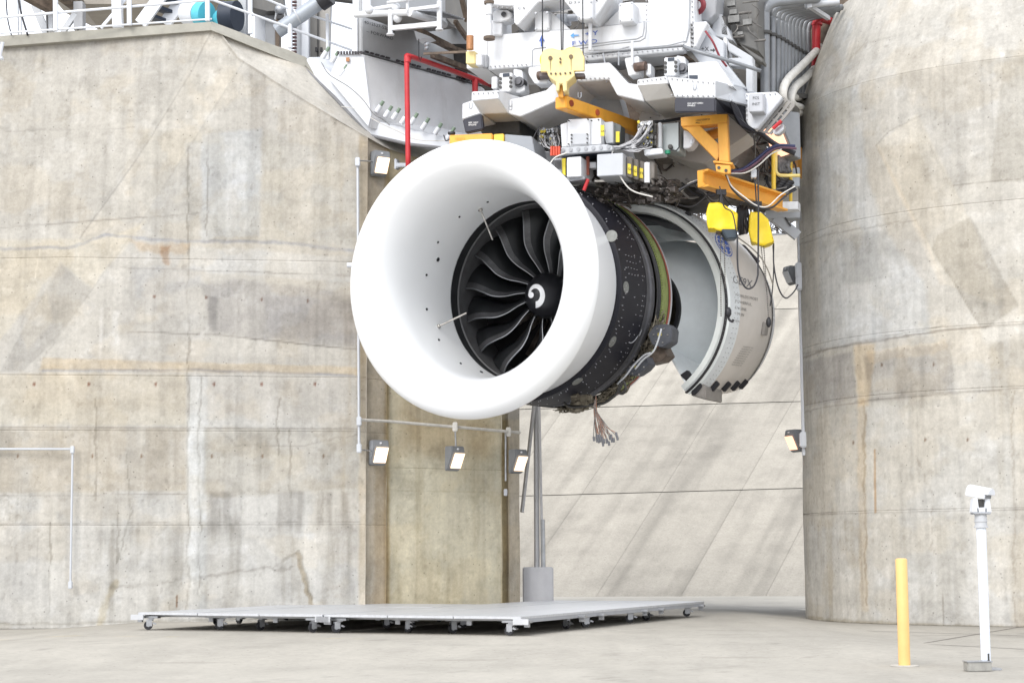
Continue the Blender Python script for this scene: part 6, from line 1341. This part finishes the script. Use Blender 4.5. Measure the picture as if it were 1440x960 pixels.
lamp(1116, 388, 36.9, 66, 'pale lamp midway up the left edge of the right pier', .8, WHC)
lamp(1112, 196, 34.2, 62, 'large lamp hanging under the hoses at the right pier top', 1.9, LNC)
def conduit(name, label, pts, r=.033, m=WHC, fit=()):
    t = thing(name, label, 'conduit', P(*pts[0])); MB().tube([P(*p) for p in pts], r, 10).build('pipe', m, t, smooth=True)
    for p in fit: c = P(*p); MB().box(c, (r*1.7, 0, 0), (0, r*1.7, 0), (0, 0, r*3.2)).build('fitting', m, t, bevel=r*.5)
    return t
conduit('conduit', 'pale vertical conduit just left of the bellmouth', [(503, 222, 34.12), (505, 636, 34.12)], .028, mat('conduit_pale', (.52, .54, .57), .45, .1, .03), ((503, 228, 34.09), (505, 592, 34.09), (505, 630, 34.09)))
conduit('conduit', 'pale horizontal conduit above the lower row of lamps', [(506, 590, 34.09), (545, 592, 34.75), (641, 600, 35.3), (731, 608, 36.5)], .030, HOS, ((640, 600, 35.25), (715, 607, 36.3)))
conduit('conduit', 'short conduit dropping to the middle lamp', [(640, 600, 35.25), (641, 628, 35.25)], .018, GAL)
conduit('conduit', 'thin conduit dropping along the pier edge to a small bracket', [(711, 606, 36.3), (711, 676, 36.3)], .022, GAL, ((711, 692, 36.3),))
conduit('conduit', 'short white stub joining the conduit to the upper lamp', [(505, 226, 34.12), (524, 227, 34.35)], .014, GAL)
conduit('conduit', 'short stub joining the conduit to the lower left lamp', [(508, 632, 34.12), (524, 634, 34.35)], .014, GAL)
conduit('conduit', 'L shaped pale conduit low on the far left of the left pier', [(-120, 631, 33.1), (102, 631, 33.42), (102, 640, 33.42), (99, 822, 33.42)], .022, mat('conduit_pale', (.52, .54, .57), .45, .1, .03), ((102, 632, 33.40), (99, 822, 33.40)))
conduit('conduit', 'tall white conduit on the left edge of the right pier', [(1122, 166, 36.6), (1126, 400, 36.6), (1131, 640, 36.6)], .05, WHC, ((1122, 172, 36.5), (1124, 380, 36.5), (1125, 398, 36.5), (1130, 618, 36.5)))
conduit('tube_bracket', 'white tube stub leaning out at the upper left frame edge', [(-2, 66, 33.1), (3, 60, 33.1), (-2, 83, 33.1), (4, 82, 33.1)], .045, WHC)
conduit('conduit', 'small white clamp on the left pier beside the bellmouth', [(488, 373, 34.0), (496, 373, 34.0)], .05, WHC)
# ================================================================ top of the left pier
rl = thing('handrail', 'white two-bar handrail along the top of the left pier', 'handrail', P(298, 33, 33.2))
def rr_(q, r=.028, n='rail'): MB().tube([P(*p) for p in q], r, 8).build(n, WHC, rl, smooth=True)
rr_([(-80, 31, 33.3), (0, 25, 33.6), (298, 0, 34.0)]); rr_([(-80, 53, 33.3), (0, 47, 33.6), (298, 27, 34.0)], .02)
rr_([(298, 0, 34.0), (495, 71, 35.4)]); rr_([(305, -30, 34.0), (400, 10, 34.7), (495, 41, 35.4)], .026)
for q in (((78, -60, 33.65), (78, 44, 33.65)), ((181, -60, 33.8), (182, 36, 33.8)), ((291, -60, 33.95), (292, 30, 33.95)), ((351, -60, 34.4), (352, 48, 34.4)), ((407, -60, 34.75), (408, 68, 34.75)), ((460, 20, 35.1), (461, 84, 35.1))):
    MB().tube([P(*p) for p in q], .05 if q[0][0] < 450 else .035, 8).build('post', WHC, rl, smooth=True)
up = thing('upper_walkway', 'brown steel roof frame and columns behind the handrail', 'steel frame', P(150, 30, 37))
for q, w_ in (((30, -12, 37, 75, 12, 37.6), .22), ((80, -14, 37, 110, 8, 38), .25)): MB().bar(P(*q[:3]), P(*q[3:]), w_, .25).build('beam', BRN, up)
MB().prism([P(x, y, 38) for x, y in ((60, -20), (112, 6), (200, 6), (320, -2), (320, -30), (60, -30))], Vector((0, 2, 0))).build('roof_edge', mat('roof_tan', (.30, .27, .23), .6, .1, .1, 2), up)
MB().bar(P(112, 5, 37.6), P(112, 44, 37.6), .30, .2).build('column', GRY, up); MB().bar(P(110, 5, 37.5), P(110, 44, 37.5), .04, .04).build('flange', DKG, up); MB().bar(P(70, 14, 37.8), P(71, 46, 37.8), .2, .14).build('column', LGR, up); MB().bar(P(66, 14, 37.7), P(67, 46, 37.7), .03, .03).build('flange', DKG, up)
MB().bar(P(49, 8, 37.9), P(66, 48, 37.9), .12, .16).build('brace', LGR, up); MB().bar(P(106, 20, 37.5), P(88, 46, 37.5), .10, .12).build('brace', LGR, up)
MB().bar(P(164, -30, 36.5), P(166, 40, 36.5), .22, .2).build('column', WHC, up); MB().bar(P(176, 0, 36.6), P(142, 40, 36.6), .05, .06).build('brace', WHC, up)
sr = thing('stair', 'white open stair with dark treads behind the handrail', 'stair', P(230, 30, 36))
for dx in (0, 34): MB().bar(P(198+dx, 34, 35.6+dx*.01), P(240+dx, -24, 35.6+dx*.01), .10, .26).build('stringer', WHC, sr)
for k in range(4): x = 212+k*9; y = 20-k*12+4; MB().bar(P(x+2, y, 35.7), P(x+20, y+7, 36.0), .20, .07).build('tread', NVY, sr)
dr = thing('storage_drum', 'white and turquoise drum lying behind the pier peak', 'drum', P(280, 25, 35.2))
MB().cyl(P(265, 19, 35.6), P(282, 20, 35.3), .26, 24).build('drum_end', WHC, dr, smooth=True); MB().cyl(P(281, 20, 35.31), P(291, 20.5, 35.2), .262, 24).build('drum_band', TURQ, dr, smooth=True)
dr = thing('storage_drum', 'turquoise and navy drum right of the handrail corner post', 'drum', P(315, 30, 35))
MB().cyl(P(303, 26, 35.2), P(316, 25, 35.1), .10, 24, .27).build('drum_cone', TURQ, dr, smooth=True); MB().cyl(P(315, 24, 35.1), P(334, 23, 35.0), .32, 24).build('drum_body', NVY, dr, smooth=True)
gb_ = thing('green_crate', 'small olive container top above the navy drum', 'crate', P(322, 2, 35.4)); MB().prism([P(x, y, 35.3) for x, y in ((313, -8), (331, -8), (331, 3), (315, 1))], Vector((0, .4, 0))).build('crate_body', mat('olive', (.25, .24, .08), .6), gb_, bevel=.02)
cl = thing('steel_column', 'cluster of grey steel columns behind the handrail slope', 'steel column', P(340, 30, 35.4))
for x0, x1, y1, m_, D in ((334, 346, 45, LGR, 35.6), (346, 349, 50, DKG, 35.8), (358, 374, 60, WHC, 36.6), (373, 387, 62, GRY, 36.2), (387, 393, 64, BRN, 36.1), (414, 432, 78, LGR, 36.0), (424, 434, 76, WHC, 35.9)): MB().prism([P(x, y, D) for x, y in ((x0, -60), (x1, -60), (x1, y1+8), (x0, y1+8))], Vector((0, .3, 0))).build('column', m_, cl, bevel=.008)
MB().prism([P(x, y, 35.9) for x, y in ((352, -40), (392, -40), (400, 14), (376, 16), (352, 10))], Vector((0, .5, 0))).build('header_beam', RG, cl)
MB().prism([P(x, y, 36.3) for x, y in ((432, -60), (466, -60), (462, 90), (432, 90))], Vector((0, .3, 0))).build('door_panel', mat('door_beige', (.34, .32, .29), .5, 0, .06, 2), cl); MB().bar(P(447, -10, 36.25), P(447, 80, 36.25), .03, .03).build('door_gap', DKG, cl)
for x in (445, 452): MB().box(P(x, 70, 36.2), (.025, 0, 0), (0, .04, 0), (0, 0, .04)).build('door_handle', BLK, cl)
MB().prism([P(x, y, 36.6) for x, y in ((461, -60), (468, -60), (463, 92), (456, 92))], Vector((0, .2, 0))).build('column', LGR, cl); MB().prism([P(x, y, 36.9) for x, y in ((495, 2), (400, -10), (400, -60), (500, -60))], Vector((0, .2, 0))).build('header_beam', DKG, cl)
m = MB()
for k in range(16): m.box(P(413.5, -2+k*5, 35.7), (.055, 0, 0), (0, .04, 0), (0, 0, .018))
m.build('bolt_row', mat('rust_red', (.09, .04, .04), .6), cl, kind='stuff')
t = thing('exhaust_pipe', 'fat grey pipe slanting down to the pier edge, its upper end black', 'pipe', P(410, 30, 34.8)); MB().cyl(P(390, 44, 34.9), P(452, 2, 34.7), .155, 20).build('pipe', mat('duct_blue_grey', (.36, .39, .43), .4, .2), t, smooth=True); MB().cyl(P(450, 4, 34.68), P(464, -5, 34.6), .19, 20).build('pipe_end', BLK, t, smooth=True); MB().cyl(P(417, 24, 34.79), P(419, 23, 34.79), .165, 20).build('collar', LGR, t, smooth=True)
t = thing('flood_light', 'small round lamp bracket under the grey columns', 'lamp', P(394, 20, 35.3)); MB().ball(P(394, 14, 35.2), .12, 8).build('reflector', GAL, t, smooth='all'); MB().box(P(394, 25, 35.2), (.06, 0, 0), (0, .05, 0), (0, 0, .04)).build('clamp', BLK, t); MB().tube([P(387, 28, 35.2), P(390, 10, 35.2), P(394, 6, 35.2), P(399, 10, 35.2), P(401, 28, 35.2)], .02, 6).build('guard', LGR, t)
for i, q in enumerate((((7, -40), (10, 20), (16, 50)), ((22, -30), (29, 15), (39, 50)))):
    cable([(x, y, 34) for x, y in q], 34, .022 if i else .014, CBB, ('thin' if i == 0 else 'thicker')+' black cable hanging past the handrail at the far left')
t = thing('sprinkler_pipe', 'slender grey pole pair behind the handrail at the far left', 'pole', P(27, 50, 34.5)); MB().cyl(P(26, 50, 34.5), P(25, -20, 34.5), .018, 6).cyl(P(30, 50, 34.5), P(29, -20, 34.5), .014, 6).build('pole', GAL, t)

# ================================================================ rolling platforms
PY = 24.0; pu, pv = lat(PY), aft(PY); S0 = PZ(455, 863.5, .41); GZ0 = .11
def castor_proto():
    t = thing('castor', '', 'castor'); return t
castor_meshes = []
def castor(parent, p, rot, big=1.0):
    """wheel, fork and plate; meshes shared by all castors"""
    global castor_meshes
    off = root_off(parent)
    if not castor_meshes:
        r = .075
        fk = MB().abox(-.05, .05, -.055, .055, .175, .19).abox(-.012, .085, -.036, -.028, .06, .175).abox(-.012, .085, .028, .036, .06, .175).cyl((0, 0, .15), (0, 0, .18), .035, 10).build('fork', GAL, parent, fix=True)
        fk.parent = None
        wh = MB().cyl((.05, -.022, r), (.05, .022, r), r, 20).build('wheel', BLK, None, smooth=True); hu = MB().cyl((.05, -.026, r), (.05, .026, r), .028, 12).build('hub', GAL, None, smooth=True)
        br = MB().prism([(-.09, .045, .10), (-.03, .045, .13), (-.02, .045, .10), (-.07, .045, .085)], (0, -.09, 0)).build('brake_pedal', GAL, None)
        for o in (fk, wh, hu, br): castor_meshes.append((o.name.split('.')[0], o.data))
        fk_off = root_off(parent); [v.co.__iadd__(fk_off) for v in fk.data.vertices]
        for o in (fk, wh, hu, br): bpy.data.objects.remove(o)
    M_ = Matrix.Translation(Vector(p)-off) @ Matrix.Rotation(rot, 4, 'Z'); first = None
    for nm, me in castor_meshes:
        o = bpy.data.objects.new('castor' if nm == 'fork' else nm, me); col.objects.link(o)
        if nm == 'fork': o.parent = parent; o.matrix_basis = M_; first = o
        else: o.parent = first
    return first
def cart(origin, w, L, label, n_panels, castors):
    t = thing('rolling_platform', label, 'platform', (origin.x, origin.y, GZ0), 'rolling work platforms')
    zt = .30
    def q(a, b, z): return Vector((origin.x, origin.y, GZ0))+pu*a+pv*b+UP*z
    pwid = w/n_panels
    for k in range(n_panels):
        for j in range(3):
            b0, b1 = L*j/3, L*(j+1)/3
            MB().box(q(pwid*(k+.5), (b0+b1)/2, zt-.02+random.uniform(-.002, .002)), pu*(pwid/2-.006), pv*((b1-b0)/2-.006), UP*.02).build('deck_plate', ALU, t, bevel=.004)
    for a in (0.03, w-.03): MB().box(q(a, L/2+.08, zt-.070), pu*.025, pv*(L/2-.12), UP*.03).build('side_rail', GRY, t, bevel=.004)
    for b in (.12, L-.03): MB().box(q(w/2, b+.25, zt-.062), pu*(w/2-.16), pv*.025, UP*.02).build('end_rail', mat('rail_bright', (.5, .51, .53), .4, .4), t, bevel=.004)
    for k in range(1, 6): MB().box(q(w/2, L*k/6, zt-.058), pu*(w/2-.06), pv*.03, UP*.014).build('cross_member', GRY, t)
    for a in (0, w): MB().box(q(a, -.01, zt-.08), pu*.13, pv*.012, UP*.045).build('corner_plate', mat('corner_alu', (.58, .59, .61), .4, .4), t, bevel=.004)
    for (a, b) in castors:
        MB().box(q(a+(.12 if a < w/2 else -.12), b, .222), pu*.24, pv*.05, UP*.020).build('castor_bracket', GAL, t, bevel=.004)
        castor(t, q(a+(.20 if a < w/2 else -.20), b, .008), math.pi+random.uniform(-.9, .9))
        MB().box(q(a+(-.04 if a < w/2 else .04), b+.02, .17), pu*.045, pv*.02, UP*.035).build('jack_plate', GAL, t, bevel=.004)
    return t
cl_ = [(a, b) for a in (0, 3.97) for b in (.12, 2.2, 3.0, 5.0, 6.0, 6.8)]+[(2, 3), (2, 6.5)]
cart(S0-pu*3.64, 3.62, 6.0, 'left rolling platform, its near corner furthest left on the ground', 3, [(0, .12), (0, 2.2), (0, 2.9), (0, 4.6), (0, 5.3), (3.62, .12), (3.6, 2.8), (3.6, 4.8), (1.15, .55), (2.35, .55), (1.8, 2.6)])
cart(S0, 3.49, 9.2, 'right rolling platform, joined to the left one below the bellmouth', 3, [(0, .15), (0, 1.9), (0, 2.8), (.4, 4.2), (0, 6.0), (0, 7.4), (3.49, .12), (3.49, 2.4), (3.49, 3.3), (3.49, 5.5), (3.49, 6.4), (3.49, 8.8), (1.8, 4.6), (1.1, .55), (2.3, .55), (1.2, 2.4), (2.6, 2.4)])
# ================================================================ bollard and camera post
bo = thing('bollard', 'yellow steel bollard standing alone in front of the right pier', 'bollard', PZ(1272, 936, 0))
bl = bo.location; MB().rev([(0, .071), (1.27, .071), (1.282, .066), (1.290, .05), (1.292, .001)], (bl.copy(), UP, Vector((1, 0, 0)), Vector((0, 1, 0))), 32).build('post', mat('bollard_yellow', (.74, .48, .18), .5, 0, .04, 3, dirt=((.45, .3, .12), 4, .25)), bo, smooth=True)
MB().cyl(bl+UP*.002, bl+UP*.012, .17, 24).build('footing', mat('footing', (.50, .48, .44), .9, 0, .1), bo)
cp = thing('camera_post', 'white post with a white security camera on top and a small box at its foot', 'camera post', PZ(1387, 941, 0))
c0 = cp.location.copy(); D = c0.y
MB().cyl(c0, c0+UP*1.645, .056, 24).build('post', mat('post_white', (.72, .76, .83), .4, 0, .02), cp, smooth=True)
MB().box(c0+UP*.012+Vector((.02, 0, 0)), (.13, 0, 0), (0, .12, 0), UP*.012).build('foot_plate', GAL, cp, bevel=.004)
MB().cyl(c0+UP*1.645, c0+UP*1.665, .083, 20).cyl(c0+UP*1.665, c0+UP*1.715, .07, 20).cyl(c0+UP*1.715, c0+UP*1.73, .078, 20).cyl(c0+UP*1.73, c0+UP*1.80, .07, 20).build('collar', mat('collar_grey', (.48, .49, .51), .45), cp, smooth=True)
b = c0+UP*1.80
o = MB(); o.box(b+UP*.012, (.10, 0, 0), (0, .09, 0), UP*.012); o.build('pan_base', GRY, cp, bevel=.006)
V = [(-.125, -.06, .02), (.125, -.06, .02), (.125, .08, .02), (-.125, .08, .02), (-.10, -.05, .19), (-.04, -.05, .19), (-.04, .08, .19), (-.10, .08, .19)]
for s_ in (-1, 1):
    MB().prism([b+Vector((s_*x, -.07, z)) for x, z in ((.115, .02), (.03, .02), (.035, .08), (.045, .19), (.095, .19))], (0, .14, 0)).build('yoke_cheek', WHC, cp, bevel=.008)
MB().box(b+UP*.05, (.06, 0, 0), (0, .07, 0), UP*.03).build('yoke_base', WHC, cp, bevel=.006); MB().box(b+UP*.13, (.03, 0, 0), (0, .04, 0), UP*.05).build('tilt_head', DKG, cp, bevel=.006)
cd = (Vector((.60, -.62, -.17))).normalized(); cx_ = cd.cross(UP).normalized(); cu = cx_.cross(cd); cc = b+UP*.245-cd*.02
pf = [(math.cos(t)*.075, math.sin(t)*.075+.0) for t in [R_(a_) for a_ in range(0, 181, 20)]]+[(-.075, -.05), (.075, -.05)]
MB().prism([cc-cd*.13+cx_*x+cu*y for x, y in pf], cd*.26).build('camera_housing', WHC, cp, bevel=.008)
MB().prism([cc+cd*.131+cx_*x*.85+cu*y*.8 for x, y in pf], cd*.006).build('camera_window', mat('window_grey', (.20, .21, .23), .15, .1), cp)
MB().prism([cc-cd*.125+cu*.006+cx_*x*1.08+cu*y*1.06 for x, y in pf[:10]], cd*.30).build('sun_shield', WHC, cp, bevel=.004)
q0 = PZ(1375, 943, 0); MB().box(q0+UP*.055, (.145, .02, 0), (0, .10, 0), UP*.052).build('ground_box', mat('weathered_box', (.40, .39, .36), .5, .3, .15, 6, dirt=((.2, .18, .15), 5, .5)), cp, bevel=.008)
MB().box(q0+UP*.112, (.155, .022, 0), (0, .11, 0), UP*.006).build('box_lid', GAL, cp, bevel=.003); MB().cyl(q0+Vector((.13, 0, .06)), q0+Vector((.13, 0, .20)), .012, 8).build('conduit_stub', DKG, cp)
bpy.context.view_layer.update()
